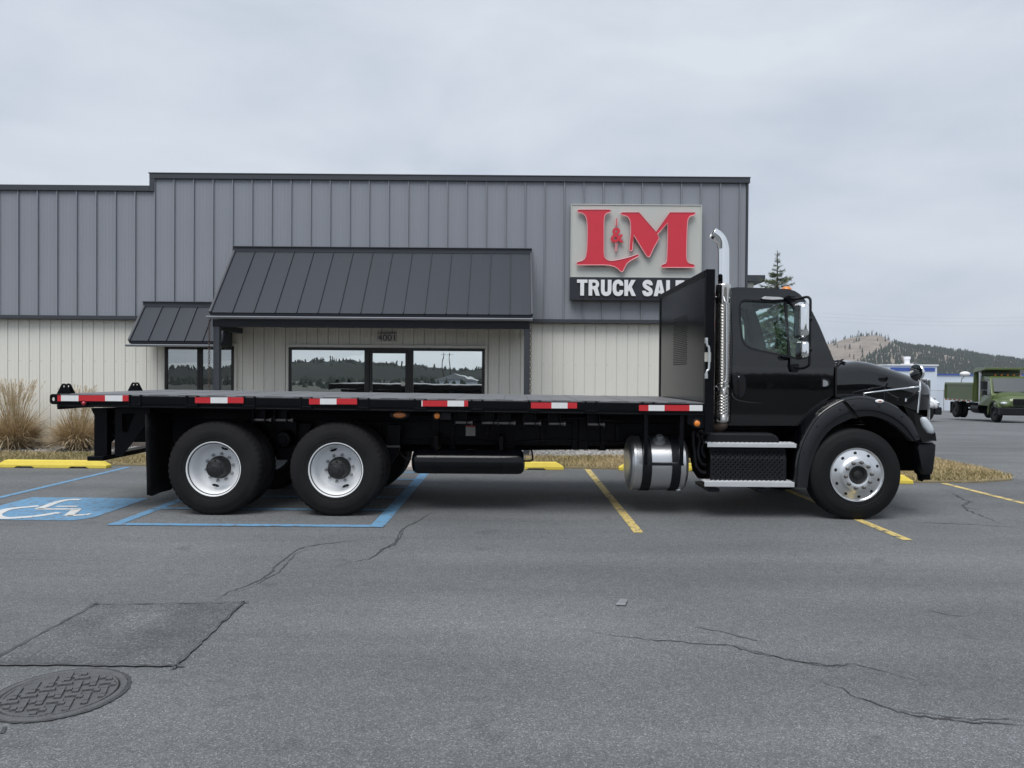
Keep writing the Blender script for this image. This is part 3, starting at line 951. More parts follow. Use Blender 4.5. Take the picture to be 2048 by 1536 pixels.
mb = MB()
mb.box(d0 + .108, d1 - .108, YW - .02, YW - .012, .14, zt_s - .11)
obj('pane', mb, MT['store_glass'], dro)
mb = MB()
mb.tube([(d0 + .09, YW - .05, .95), (d0 + .09, YW - .10, .97), (d0 + .09, YW - .10, 1.23), (d0 + .09, YW - .05, 1.25)], .011)
obj('handle', mb, MT['alu'], dro, smooth=True)
mb = MB()
mb.box(d1 - .20, d1 - .125, YW - .0225, YW - .0205, at(810, 772, YW).z, at(810, 766, YW).z + .03)
obj('notice', mb, MT['sticker'], dro)
em = at(399, 740, YW - .05).x
window('window', ea, em - .002, .70, zt_e, 'store_glass2', .05)
window('window', em + .002, eb, .70, zt_e, 'store_glass2', .05)
# light trims round the openings
for x0, x1, z1 in ((xa, xb, zt_s), (ea, eb, zt_e)):
    mb = MB()
    mb.box(x0 - .06, x1 + .06, YW - .04, YW, z1 + .003, z1 + .062)
    mb.box(x0 - .06, x0 - .003, YW - .04, YW, .55, z1 + .001)
    mb.box(x1 + .003, x1 + .06, YW - .04, YW, .55, z1 + .001)
    obj('window_trim', mb, MT['beige'], bld, bevel=.003)

BW = 0.2254
BX0 = at(15.1, 760, YW).x
def beige_mesh(z0, z1):
    w_ = BW
    sec = [(0, .012), (.010, .012), (.014, 0), (w_ * .33, 0), (w_ * .36, -.003), (w_ * .39, 0), (w_ * .62, 0), (w_ * .65, -.003), (w_ * .68, 0), (w_ - .003, 0)]
    mb = MB()
    lo = [(x, y, z0) for x, y in sec] + [(w_ - .003, .03, z0), (0, .03, z0)]
    mb.loft([lo, [(x, y, z1) for x, y, _ in lo]])
    for zs in (.55, 1.83, 2.62):
        if z0 + .05 < zs < z1 - .05:
            mb.box(w_ * .14, w_ * .14 + .012, -.004, .0, zs - .006, zs + .006, 1)
    return mesh_of('wall_sheet', mb, [MT['beige'], MT['galv']])
bm_full = beige_mesh(.12, ZB - .052)
bm_s = beige_mesh(zt_s + .064, ZB - .052)
bm_e = beige_mesh(zt_e + .064, ZB - .052)
for k in range(-14, 90):
    x = BX0 + k * BW
    if x < XL or x + BW > XR:
        continue
    c = x + BW / 2
    me = bm_s if xa < c < xb else bm_e if ea < c < eb else bm_full
    link('wall_sheet', me, lw, (x, YW, 0))
mb = MB()
mb.box(XL, XR, YW - .015, YW + .02, .0, .118)
obj('base_trim', mb, MT['base_trim'], bld)
# a wing at the back that shows past the corner
p = at(1527, 558, 27.5)
mb = MB()
mb.box(XR - 1.0, p.x - .35, 27.55, 34, -1.0, p.z - .12)
obj('rear_wing', mb, MT['beige'], bld)
mb = MB()
mb.box(XR - 1.0, p.x, 27.3, 34, p.z - .119, p.z + .12)
obj('rear_parapet', mb, MT['trim_grey'], bld, bevel=.01)

# ---- canopies
def canopy(name, label, xl, xr, zt, ze, ye, zgut, posts):
    t = thing(name, label, 'canopy', (xl, YU, 0))
    a = Vector((0, ye, ze))
    b = Vector((0, YU - .05, zt))
    sl_ = (b - a)
    n = Vector((0, sl_.z, -sl_.y)).normalized() * -1
    if n.z < 0:
        n = -n
    w_ = xr - xl
    cnt = max(1, round(w_ / .3985))
    pw = w_ / cnt
    # each roof sheet with its rib
    def sheet(wd):
        mb = MB()
        sec = [(0, 0), (0, .03), (.012, .03), (.012, .004), (wd * .5, .006), (wd - .002, .004), (wd - .002, 0)]
        lo = [(x, a.y + n.y * h, a.z + n.z * h) for x, h in sec]
        hi = [(x, b.y + n.y * h, b.z + n.z * h) for x, h in sec]
        mb.loft([lo, hi])
        return mesh_of('roof_sheet', mb, MT['roof_dark'])
    me = sheet(pw)
    base = MB()
    base.prism([(xl, a.y + .02, a.z - .03), (xl, b.y, b.z - .03), (xl, b.y, zgut + .02), (xl, a.y + .06, zgut + .02)], [], (w_, 0, 0))
    st = obj('canopy_frame', base, MT['roof_dark'], t)
    for i in range(cnt):
        link('roof_sheet', me, t, (xl + i * pw, 0, 0))
    for x0, x1 in ((xl - .035, xl - .002), (xr + .002, xr + .035)):
        mb = MB()
        mb.loft([[(x_, p_.y + n.y * h, p_.z + n.z * h) for p_, h in ((a, -.05), (a, .034), (b, .034), (b, -.05))] for x_ in (x0, x1)])
        obj('rake_trim', mb, MT['trim_grey'], t)
    mb = MB()
    mb.box(xl - .04, xr + .04, YU - .075, YU - .042, zt - .01, zt + .085)
    mb.box(xl - .04, xr + .04, YU - .11, YU - .040, zt + .087, zt + .10)
    obj('ridge_flashing', mb, MT['trim_grey'], t)
    mb = MB()
    mb.box(xl - .01, xr + .01, ye + .0, ye + .05, zgut + .06, ze - .012)
    obj('fascia', mb, MT['eave_black'], t)
    mb = MB()
    g0, g1 = xl - .05, xr + .03
    sec = [(ye - .10, zgut + .045), (ye - .105, zgut + .030), (ye - .085, zgut), (ye + .0, zgut - .003), (ye + .0, zgut + .038), (ye - .008, zgut + .038), (ye - .012, zgut + .006), (ye - .078, zgut + .008), (ye - .094, zgut + .038)]
    mb.loft([[(g0, y, z) for y, z in sec], [(g1, y, z) for y, z in sec]])
    obj('gutter', mb, MT['steel_grey'], t)
    return t
YE = 14.2
zc_t = at(766, 496, YU).z - .10
zc_e = at(740, 627.5, YE).z
zg = at(740, 637.5, YE - .1).z - .012
cxl, cxr = at(471, 498, YU - .05).x, at(1060, 498, YU - .05).x
cn = canopy('entrance_canopy', 'large charcoal standing seam canopy on posts over the entrance', cxl, cxr, zc_t, zc_e, YE, zg, True)
zb0, zb1 = at(740, 656, YE + .1).z, zg - .008
mb = MB()
mb.box(cxl + .02, cxr - .02, YE + .03, YE + .16, zb0, zb1)
obj('beam', mb, MT['eave_black'], cn, bevel=.006)
for xp, d in ((at(435, 700, YE + .1).x, 1), (at(1054, 700, YE + .1).x, -1)):
    mb = MB()
    mb.box(xp - .058, xp + .058, YE + .035, YE + .155, .0, zb0 - .002)
    po = obj('post', mb, MT['trim_grey'], cn, bevel=.006)
    mb = MB()
    mb.tube([(xp, YE + .16, zb0 - .42), (xp, YE + .52, zb0 - .06)], .045, 4)
    obj('brace', mb, MT['roof_dark'], po)
    mb = MB()
    mb.box(xp - .05, xp + .05, YE + .165, YW - .12, zb0 - .06, zb0 + .05)
    obj('bracket_arm', mb, MT['roof_dark'], cn, bevel=.005)
mb = MB()
mb.box(cxl + .03, cxr - .03, YE + .17, YW - .06, zb1 - .03, zb1 - .005)
obj('soffit', mb, MT['eave_black'], cn)
YE2 = 14.83
sx0 = at(293, 604, YU).x
zs_t, zs_e = at(350, 604, YU).z - .10, at(340, 682, YE2).z
sn = canopy('side_canopy', 'small charcoal standing seam canopy beside the larger entrance one', sx0, cxl - .06, zs_t, zs_e, YE2, at(340, 692, YE2 - .1).z - .012, False)

# rain chains
def chain(u, v0, Y, label):
    mb = MB()
    p = at(u, v0, Y)
    z = p.z
    i = 0
    while z > .06:
        c = []
        for q in range(11):
            t = 2 * math.pi * q / 10
            dx = .019 * math.cos(t)
            c.append((p.x + (dx if i % 2 else 0), Y + (0 if i % 2 else dx), z - .035 + .035 * math.sin(t)))
        mb.tube(c, .006, 4, cap=False)
        z -= .055
        i += 1
    tag(obj('rain_chain', mb, MT['rust'], fix=False), label, 'rain chain')
chain(418.5, 640, YE - .04, 'rusty rain chain hanging beside the post by the smoked entry windows')
chain(1061.5, 645, YE - .04, 'rain chain hanging at the canopy corner against plain beige wall')

# ---- big sign
YS = YU - .14
sg = thing('dealer_sign', 'large dealership sign with raised red L&M letters over TRUCK SALES', 'sign', (at(1271, 600, YS).x, YS, at(1271, 600, YS).z))
def P(u, v, Y=YS):
    return at(u, v, Y)
mb = MB()
a, b = P(1142.3, 408.5), P(1402.3, 553)
mb.box(a.x, b.x, YS, YU - .04, P(1142, 554).z, a.z)
pn = obj('sign_face', mb, MT['sign_panel'], sg, bevel=.006)
mb = MB()
frame(mb, a.x - .004, b.x + .004, P(1142, 554).z - .002, a.z + .004, .018, YS - .014, YS + .10)
obj('sign_rim', mb, MT['sign_panel'], pn, bevel=.004)
mb = MB()
mb.box(a.x - .012, b.x + .012, YS - .03, YU - .04, P(1142, 599.5).z, P(1142, 554).z - .004)
dk = obj('name_panel', mb, MT['sign_dark'], sg, bevel=.006)
mb = MB()
mb.box(a.x - .02, b.x + .02, YS - .045, YS - .0, P(1142, 600).z, P(1142, 597).z)
obj('name_rail', mb, MT['sign_dark'], dk)
Zs = lambda L_: [(1100 + x / 5.12, 340 + y / 5.12) for x, y in L_]
LL = [(296, 405), (604, 405), (622, 412), (623, 428), (604, 437), (578, 446), (562, 468), (556, 505), (553, 560), (553, 700), (553, 850), (559, 890), (578, 916), (612, 930), (660, 927), (730, 914), (820, 890), (898, 863), (912, 868), (908, 884), (870, 905), (820, 932), (785, 962), (766, 1000), (750, 1034), (738, 1045), (722, 1040), (698, 1015), (662, 992), (615, 978), (560, 974), (292, 974), (273, 966), (274, 948), (292, 939), (328, 930), (354, 912), (368, 880), (377, 820), (381, 740), (383, 640), (381, 560), (375, 505), (360, 466), (335, 445), (298, 437), (282, 428), (281, 412)]
MM = [(740, 433), (913, 433), (1086, 632), (1226, 433), (1472, 433), (1488, 438), (1487, 456), (1466, 466), (1436, 475), (1416, 500), (1408, 545), (1403, 640), (1399, 780), (1398, 890), (1404, 932), (1424, 955), (1458, 964), (1480, 970), (1482, 990), (1468, 1000), (1156, 1000), (1139, 993), (1142, 974), (1164, 964), (1186, 956), (1195, 930), (1199, 860), (1203, 700), (1205, 542), (1102, 658), (1118, 700), (1092, 748), (1060, 805), (1035, 862), (1022, 886), (1006, 894), (990, 884), (948, 818), (856, 668), (851, 740), (845, 818), (836, 830), (818, 828), (811, 815), (818, 720), (826, 640), (824, 550), (814, 506), (794, 480), (762, 466), (734, 462), (724, 450), (726, 438)]
def raised(name, px, par, y0, y1, m='sign_red', edge='sign_pink'):
    pts = [P(u, v, y0) for u, v in px]
    mb = MB()
    mb.prism(pts, [], (0, y1 - y0, 0))
    o = obj(name, mb, MT[m], par)
    mb = MB()
    mb.tube(pts + [pts[0], pts[1]], .010, 6, cap=False)
    obj('lit_letter_edge', mb, MT[edge], o, smooth=True)  # pale bead stands for the lit return edge of the letter
    return o
raised('letter_l', Zs(LL), sg, YS - .085, YS - .045)
raised('letter_m', Zs(MM), sg, YS - .085, YS - .045)
raised('stroke', Zs([(676, 495), (690, 495), (688, 575), (671, 575)]), sg, YS - .07, YS - .03)
raised('stroke', Zs([(672, 750), (687, 750), (682, 835), (668, 835)]), sg, YS - .07, YS - .03)
def text(body, name, x0, x1, z0, z1, y, dep, m, par, offset=0.0, each=True, fitchars=None):
    """lettering, one mesh per character, fitted to a width and a cap height"""
    cu = bpy.data.curves.new('t', 'FONT')
    cu.body = body
    cu.size = 1.0
    cu.offset = offset
    o = bpy.data.objects.new('t', cu)
    COL.objects.link(o)
    bpy.context.view_layer.update()
    dg = bpy.context.evaluated_depsgraph_get()
    def getmesh():
        dg_ = bpy.context.evaluated_depsgraph_get()
        return bpy.data.meshes.new_from_object(o.evaluated_get(dg_))
    full = getmesh()
    xmin, xmax = min(v.co.x for v in full.vertices), max(v.co.x for v in full.vertices)
    zmin, zmax = min(v.co.y for v in full.vertices), max(v.co.y for v in full.vertices)
    sx, sz = (x1 - x0) / (xmax - xmin), (z1 - z0) / (zmax - zmin)
    # split the flat text into its characters by x-gaps of connected pieces
    bm = bmesh.new()
    bm.from_mesh(full)
    seen, parts = set(), []
    for v in bm.verts:
        if v in seen:
            continue
        st, comp = [v], []
        seen.add(v)
        while st:
            q = st.pop()
            comp.append(q)
            for e_ in q.link_edges:
                r_ = e_.other_vert(q)
                if r_ not in seen:
                    seen.add(r_)
                    st.append(r_)
        parts.append(comp)
    bm.faces.ensure_lookup_table()
    res = []
    for comp in sorted(parts, key=lambda c: min(v.co.x for v in c)):
        ids = {v: i for i, v in enumerate(comp)}
        fs = [f for f in bm.faces if f.verts[0] in ids]
        # outline edges for the sides
        mb = MB()
        vs_ = [(x0 + (v.co.x - xmin) * sx, y, z0 + (v.co.y - zmin) * sz) for v in comp]
        n = len(vs_)
        fl = [tuple(ids[v] for v in f.verts) for f in fs] + [tuple(n + ids[v] for v in reversed(f.verts)) for f in fs]
        for e_ in bm.edges:
            if e_.verts[0] in ids and len(e_.link_faces) == 1:
                i, j = ids[e_.verts[0]], ids[e_.verts[1]]
                fl.append((i, j, n + j, n + i))
        mb.add(vs_ + [(p_[0], y + dep, p_[2]) for p_ in vs_], fl)
        res.append(obj(name, mb, MT[m], par))
    bm.free()
    bpy.data.objects.remove(o)
    bpy.data.curves.remove(cu)
    return res
def stroked(cl, hw=.125):
    """outline of a heavy stroke along a centre line in the letter's unit box"""
    pts = [Vector((p.x, p.y)) for p in smooth_pts([(x, y, 0) for x, y in cl], 5)]
    a_, b_ = [], []
    for i_, p in enumerate(pts):
        t_ = (pts[min(i_ + 1, len(pts) - 1)] - pts[max(i_ - 1, 0)]).normalized()
        n_ = Vector((-t_.y, t_.x)) * hw
        a_.append(p + n_)
        b_.append(p - n_)
    return [(p.x, p.y) for p in a_ + b_[::-1]]
def arc(cx, cy, r, a0, a1, n=8):
    return [(cx + r * math.cos(R(a0 + (a1 - a0) * k / n)), cy + r * math.sin(R(a0 + (a1 - a0) * k / n))) for k in range(n + 1)]
GL = {
    'T': (.72, [(0, 1), (.72, 1), (.72, .80), (.49, .80), (.49, 0), (.23, 0), (.23, .80), (0, .80)], []),
    'R': (.77, [(0, 0), (0, 1)] + arc(.43, .71, .29, 90, -50) + [(.77, 0), (.50, 0), (.34, .40), (.25, .40), (.25, 0)], [[(.25, .60)] + arc(.39, .71, .11, -90, 90) + [(.25, .82)]]),
    'U': (.72, stroked([(.125, 1), (.125, .7), (.125, .38), (.16, .2), (.26, .125), (.36, .115), (.46, .125), (.56, .2), (.595, .38), (.595, .7), (.595, 1)]), []),
    'C': (.73, stroked([(.605, .64), (.60, .74), (.55, .83), (.45, .88), (.36, .885), (.24, .85), (.15, .72), (.125, .5), (.15, .28), (.24, .15), (.36, .115), (.46, .12), (.55, .17), (.60, .26), (.605, .36)]), []),
    'K': (.80, [(0, 0), (0, 1), (.25, 1), (.25, .60), (.47, 1), (.77, 1), (.50, .56), (.80, 0), (.51, 0), (.33, .36), (.25, .24), (.25, 0)], []),
    'S': (.72, stroked([(.59, .68), (.58, .77), (.50, .86), (.36, .885), (.22, .86), (.14, .76), (.16, .65), (.27, .56), (.43, .47), (.56, .38), (.60, .26), (.53, .15), (.36, .115), (.20, .14), (.13, .23), (.125, .33)]), []),
    'A': (.80, [(0, 0), (.26, 1), (.54, 1), (.80, 0), (.53, 0), (.49, .18), (.31, .18), (.27, 0)], [[(.345, .36), (.455, .36), (.40, .68)]]),
    'L': (.58, [(0, 0), (0, 1), (.25, 1), (.25, .2), (.58, .2), (.58, 0)], []),
    'E': (.60, [(0, 0), (0, 1), (.60, 1), (.60, .80), (.25, .80), (.25, .61), (.56, .61), (.56, .41), (.25, .41), (.25, .2), (.60, .2), (.60, 0)], []),
}
def block_word(word, x0, x1, z0, z1, y, dep, par):
    gap = .085
    tot = sum(GL[c][0] for c in word) + gap * (len(word) - 1)
    sx = (x1 - x0) / tot
    x = x0
    for c in word:
        w_, ol, hs = GL[c]
        f = lambda p: (x + p[0] * sx, y, z0 + p[1] * (z1 - z0))
        mb = MB()
        mb.prism([f(p) for p in ol], [[f(p) for p in h] for h in hs], (0, dep, 0))
        obj('letter', mb, MT['white'], par)
        x += (w_ + gap) * sx
za, zb = P(1153, 591, YS - .07).z, P(1153, 559, YS - .07).z
block_word('TRUCK', P(1154, 575, YS - .07).x, P(1272, 575, YS - .07).x, za, zb, YS - .075, .04, dk)
block_word('SALES', P(1285, 575, YS - .07).x, P(1391, 575, YS - .07).x, za, zb, YS - .075, .04, dk)
aa, ab = Zs([(622, 742)])[0], Zs([(757, 590)])[0]
text('&', 'ampersand', P(*aa, YS - .08).x, P(*ab, YS - .08).x, P(*aa, YS - .08).z, P(*ab, YS - .08).z, YS - .085, .03, 'sign_red', sg, .02)
# ---- house number
YN = YW - .03
na, nb = at(754, 684, YN), at(792.5, 667, YN)
pl = thing('number_plaque', 'small grey plaque with the number 4001 above the glass door', 'sign', (na.x, YN, na.z))
mb = MB()
mb.box(na.x, nb.x, YN - .012, YW + .004, na.z, nb.z)
pb = obj('plate', mb, MT['plaque'], pl, bevel=.003)
text('4001', 'numeral', at(756, 680, YN).x, at(790, 680, YN).x, at(756, 681.5, YN).z, at(756, 669, YN).z, YN - .018, .006, 'sign_dark', pl, 0)
# ================================================================ the black flatbed truck
YC = 9.50                       # centre line of the truck
YD, YDF = 8.20, 10.80           # deck edges
tk = thing('flatbed_truck', 'black conventional cab flatbed truck parked across the bays before the building', 'truck', (0, YC, 0))
BK, FRM, MATTE, VOID = MT['black_paint'], MT['black_frame'], MT['black_matte'], MT['dark_void']
def zd(x):
    return 1.345 - 0.00626 * (x + 5.06)
XA = at(113, 790, YD).x         # rear end of the deck
XH = at(1407, 806, YD).x        # headboard face
def rake(p):
    return Vector((p.x, p.y, p.z + zd(p.x)))
def mirY(p):
    return Vector((p[0], 2 * YC - p[1], p[2]))

# ---- deck
mb = MB()
mb.box(XA, XH + .10, YD + .03, YDF - .03, -.035, 0).xf(rake)
dk_ = obj('deck', mb, MT['deck'], tk)
mb = MB()
n_p = 26
for i in range(n_p):                       # crosswise floor plates stand a little proud, with joints between
    x0 = XA + .01 + (XH - XA - .02) * i / n_p
    x1 = XA + .01 + (XH - XA - .02) * (i + 1) / n_p - .006
    pl_ = MB()
    pl_.box(x0, x1, YD + .10, YDF - .10, .0, .005 + .002 * (i % 2)).xf(rake)
    obj('floor_plate', pl_, MT['deck'], dk_)
for y0, y1, d in ((YD, YD + .05, 1), (YDF - .05, YDF, -1)):
    mb = MB()
    mb.box(XA, XH + .12, y0 + .012 * (d == 1), y1 - .012 * (d == -1), -.130, -.006)
    mb.box(XA, XH + .12, y0 + .0, y1 - .0, -.138, -.122)
    mb.xf(rake)
    rail = obj('side_rail', mb, FRM, tk, bevel=.004)
    mb = MB()
    mb.box(XA, XH + .02, y0 - .0 * d + (0 if d == 1 else .042), y0 + .008 + (0 if d == 1 else .042), -.095, -.012)
    mb.xf(rake)
    obj('rub_rail', mb, FRM, rail, bevel=.003)
    i = 0
    while True:                            # stake pockets
        x = at(270, 795, YD).x + i * .632
        i += 1
        if x > XH - .1:
            break
        mb = MB()
        mb.box(x - .055, x + .055, y0 - .006 if d == 1 else y0 + .02, y0 + .03 if d == 1 else y1 + .006, -.118, -.095)
        mb.box(x - .07, x - .05, y0 - .009 if d == 1 else y0 + .02, y0 + .03 if d == 1 else y1 + .009, -.12, .004)
        mb.box(x + .05, x + .07, y0 - .009 if d == 1 else y0 + .02, y0 + .03 if d == 1 else y1 + .009, -.12, .004)
        mb.xf(rake)
        obj('stake_pocket', mb, FRM, rail, bevel=.003)
i = 0
while True:                                # dark strips laid on for the shade in slots along the deck edge
    x = at(318, 790, YD + .08).x + i * .322
    i += 1
    if x > XH - .12:
        break
    mb = MB()
    mb.box(x - .10, x + .10, YD + .055, YD + .095, .0, .004).xf(rake)
    obj('edge_slot_dark', mb, MT['hole'], dk_)

# ---- reflective tape
TAPES = [(796.5, [(115, 122, 1), (122, 157, 0), (157, 210, 1), (210, 245, 0), (245, 257, 1)]),
         (800.5, [(390, 421, 1), (421, 455, 0), (455, 487, 1)]),
         (803.0, [(618, 640, 1), (640, 673, 0), (673, 714, 1)]),
         (807.0, [(843, 845, 0), (845, 895, 1), (895, 928, 0), (928, 936, 1)]),
         (811.0, [(1062, 1103, 1), (1103, 1135, 0), (1135, 1154, 1)]),
         (816.0, [(1278, 1297, 1), (1297, 1329, 0), (1329, 1379, 1), (1379, 1405, 0)])]
for vc, segs in TAPES:
    mb = MB()
    for a, b, red in segs:
        pa, pb_ = at(a, vc, YD - .012), at(b, vc, YD - .012)
        zc = at((a + b) / 2, vc, YD - .012).z
        mb.box(pa.x, pb_.x, YD - .0125, YD - .002, zc - .032, zc + .032, 0 if red else 1)
    obj('reflective_tape', mb, [MT['tape_red'], MT['tape_white']], tk)

# ---- marker lamps
def lamp(name, u, v, Y, r, m, rx=1.0, bez='black_matte'):
    p_ = at(u, v, Y)
    mb = MB()
    mb.lathe([(r * 1.42, .02), (r * 1.42, -.004), (r * 1.2, -.012), (r * 1.02, -.006)], p_, 'y', 24).xf(lambda q: Vector((p_.x + (q.x - p_.x) * rx, q.y, q.z)))
    o = obj(name, mb, MT[bez], tk, smooth=True)
    mb = MB()
    mb.lathe([(r, .0), (r * .85, -.014), (r * .45, -.022), (0.0005, -.024)], p_, 'y', 24).xf(lambda q: Vector((p_.x + (q.x - p_.x) * rx, q.y, q.z)))
    obj('lens', mb, MT[m], o, smooth=True)
lamp('marker_lamp', 168, 806.5, YD - .004, .025, 'red_lens')
lamp('marker_lamp', 799, 830, YD + .07, .034, 'amber_dark', 2.2)
p_ = at(886, 832, YD + .07)
mb = MB()
mb.box(p_.x - .09, p_.x + .09, YD + .075, YD + .09, p_.z - .042, p_.z + .042)
obj('lamp_bracket', mb, MATTE, tk, bevel=.006)
lamp('marker_lamp', 874, 831.5, YD + .07, .036, 'amber')
lamp('marker_lamp', 1394, 847, YD + .01, .036, 'amber')

# ---- frame rails and cross members
for y0, d in ((9.07, 1), (9.85, -1)):
    mb = MB()
    x0, x1 = at(250, 860, 9.07).x, 4.35
    mb.box(x0, x1, y0, y0 + .08, .735, 1.02)
    obj('frame_rail', mb, FRM, tk, bevel=.008)
    mb = MB()
    mb.box(x0 + .1, XH + .1, y0 - .012, y0 + .06, 1.023, 1.145)
    obj('sub_rail', mb, FRM, tk, bevel=.006)
i = 0
x = XA + .35
while x < XH - .05:
    mb = MB()
    mb.box(x - .03, x + .03, YD + .07, YDF - .07, -.130, -.036).xf(rake)
    obj('cross_member', mb, VOID, tk)
    x += .42
mb = MB()
mb.box(XA + .5, XH, YD + .30, YD + .34, -.20, -.10).xf(rake)
obj('side_runner', mb, VOID, tk)
# strap winches sliding under the deck edge
for u in (520, 563, 922, 975, 1008, 1059, 1108, 1186):
    p_ = at(u, 836 + (u - 520) * .0135, YD + .14)
    mb = MB()
    z1 = zd(p_.x) - .137
    mb.box(p_.x - .072, p_.x - .062, YD + .09, YD + .20, p_.z - .05, z1)
    mb.box(p_.x + .062, p_.x + .072, YD + .09, YD + .20, p_.z - .05, z1)
    mb.box(p_.x - .062, p_.x + .062, YD + .195, YD + .20, p_.z - .05, z1)
    o = obj('strap_winch', mb, FRM, tk)
    mb = MB()
    mb.lathe([(.0005, -.064), (.016, -.064), (.016, .064), (.016, .11), (.026, .11), (.026, .13), (.0005, .13)], (p_.x, YD + .14, p_.z - .02), 'x', 12)
    obj('spool', mb, MT['nut'], o, smooth=True)
# bolts and plates on the frame
rnd = random.Random(21)
mb = MB()
mb.lathe([(.0005, -.014), (.013, -.012), (.015, 0)], (0, 0, 0), 'y', 8)
bolt = mesh_of('bolt', mb, FRM, True)
for u in (806, 820, 990, 1000, 1030, 1040, 1175, 1190, 1215, 1228):
    for v in (858, 886):
        p_ = at(u + rnd.uniform(-2, 2), v + rnd.uniform(-1, 1), 9.07)
        link('bolt', bolt, tk, p_)
for u, w_ in ((870, .05), (1020, .06), (1150, .035), (1166, .055)):
    p_ = at(u, 870, 9.05)
    mb = MB()
    mb.box(p_.x - w_, p_.x + w_, 9.03, 9.068, .70, 1.12)
    obj('mount_bracket', mb, FRM, tk, bevel=.006)
p_ = at(941, 862, 9.06)
mb = MB()
mb.box(p_.x - .058, p_.x + .058, 9.062, 9.068, p_.z - .06, p_.z + .05)
mb.box(p_.x - .058, p_.x + .058, 9.0615, 9.066, p_.z + .052, p_.z + .066, 1)
obj('data_label', mb, [MT['sticker'], MT['tape_red']], tk)
mb = MB()
mb.tube([(-3.4, YC, .62), (1.9, YC, .72), (3.0, YC, .80)], .055, 12)
obj('drive_shaft', mb, VOID, tk, smooth=True)
mb = MB()
mb.box(2.3, 4.1, 9.16, 9.84, .52, 1.15)
obj('engine_block', mb, VOID, tk, bevel=.05)

# ---- air tank
c0, c1 = at(824, 923, 8.62), at(1050, 923, 8.62)
zc = (c0.z + c1.z) / 2
mb = MB()
L0, L1, r = c0.x, c1.x, .143
prof = [(.0005, L0), (.07, L0 + .004), (.115, L0 + .02), (.136, L0 + .045), (r, L0 + .08), (r, L0 + .27)]
prof += [(r + .003, L0 + .272), (r + .003, L0 + .285), (r, L0 + .287), (r, L1 - .287), (r + .003, L1 - .285), (r + .003, L1 - .272), (r, L1 - .27)]
prof += [(r, L1 - .08), (.136, L1 - .045), (.115, L1 - .02), (.07, L1 - .004), (.0005, L1)]
mb.lathe(prof, (0, 8.62, zc), 'x', 40)
at_ = obj('air_tank', mb, MT['black_gloss'], tk, smooth=True, ang=30)
for xx in (L0 + .28, L1 - .28):
    mb = MB()
    mb.box(xx - .02, xx + .02, 8.60, 9.05, zc + .12, zc + .30)
    obj('tank_hanger', mb, FRM, at_)
for pts in ([at(822, 918, 8.6), at(812, 918, 8.62), at(800, 905, 8.7), at(790, 893, 8.9)], [at(1050, 922, 8.6), at(1063, 921, 8.6), at(1065, 912, 8.62), at(1062, 896, 8.8)]):
    mb = MB()
    mb.tube(smooth_pts(pts, 5), .011, 8)
    obj('air_line', mb, MATTE, at_, smooth=True)

# ---- rear frame (forklift mount)
YB = 8.42
def plate(name, px, holes, Y, th, m, par, bevel=.004, mir=None):
    pts = [at(u, v, Y) for u, v in px]
    hs = [[at(u, v, Y) for u, v in h] for h in holes]
    if mir:
        pts = [mirY(p) for p in pts]
        hs = [[mirY(p) for p in h] for h in hs]
        th = -th
    mb = MB()
    mb.prism(pts, hs, (0, th, 0))
    return obj(name, mb, m, par, bevel=bevel)
for mir in (False, True):
    rb = plate('mount_post', [(181, 816), (214, 816), (214, 912), (188, 912), (188, 830)], [], YB, .10, FRM, tk, mir=mir)
    cut = [(244, 827), (270, 827), (266, 836), (256, 862), (250, 866), (245, 862)]
    plate('gusset', [(229, 815), (300, 815), (300, 838), (244, 912), (229, 912)], [cut], YB + .03, .02, FRM, rb, mir=mir)
    plate('gusset', [(229, 815), (300, 815), (300, 838), (244, 912), (229, 912)], [], YB + .25, .02, FRM, rb, mir=mir)
    plate('rung', [(205, 842), (230, 842), (230, 847), (205, 847)], [], YB + .10, .02, MATTE, rb, mir=mir)
    plate('rung', [(205, 869), (230, 869), (230, 873), (205, 873)], [], YB + .10, .02, MATTE, rb, mir=mir)
    plate('back_plate', [(205, 815), (230, 815), (230, 878), (218, 890), (205, 888)], [], YB + .16, .012, FRM, rb, mir=mir)
pa, pb_ = at(174, 912.5, 8.28), at(206, 922, 8.28)
mb = MB()
mb.box(pa.x, pb_.x, 8.28, 2 * YC - 8.28, pb_.z, pa.z)
obj('rear_beam', mb, FRM, tk, bevel=.006)
mb = MB()
mb.box(pb_.x + .25, pb_.x + .40, 9.1, 9.9, pa.z - .04, pa.z + .10)
obj('hitch_block', mb, FRM, tk, bevel=.01)
# tie lugs on the deck and the tail plate with its hole
def lug(X, Y, zb_):
    o_ = [(-.078, 0), (-.03, .095), (-.018, .112), (.0, .118), (.018, .112), (.03, .095), (.078, 0)]
    h_ = [(.011 * math.cos(k * math.pi / 5), .085 + .014 * math.sin(k * math.pi / 5)) for k in range(10)]
    mb = MB()
    mb.prism([(X + x, Y, zb_ + z) for x, z in o_], [[(X + x, Y, zb_ + z) for x, z in h_]], (0, .018, 0))
    obj('tie_lug', mb, FRM, tk, bevel=.003)
XLUG = at(127, 780, 8.30).x
for y in (8.30, 8.385, 9.83, 9.92):
    lug(XLUG, y, zd(XLUG) + .0)
plate('tail_plate', [(99, 792), (101, 789), (104, 788), (118, 788), (118, 809), (104, 808.5), (101, 807), (99, 804)], [[(102.5, 797), (104.5, 794.5), (107.5, 794.5), (109, 797), (109, 800), (107.5, 802), (104.5, 802), (102.5, 800)]], YD + .005, .022, FRM, tk)
plate('tail_skirt', [(113, 804), (186, 805), (186, 815), (128, 814.5), (118, 810)], [], YD + .016, .03, FRM, tk)
mb = MB()
mb.box(XA - .02, XA + .03, YD + .04, YDF - .04, -.17, -.002).xf(rake)
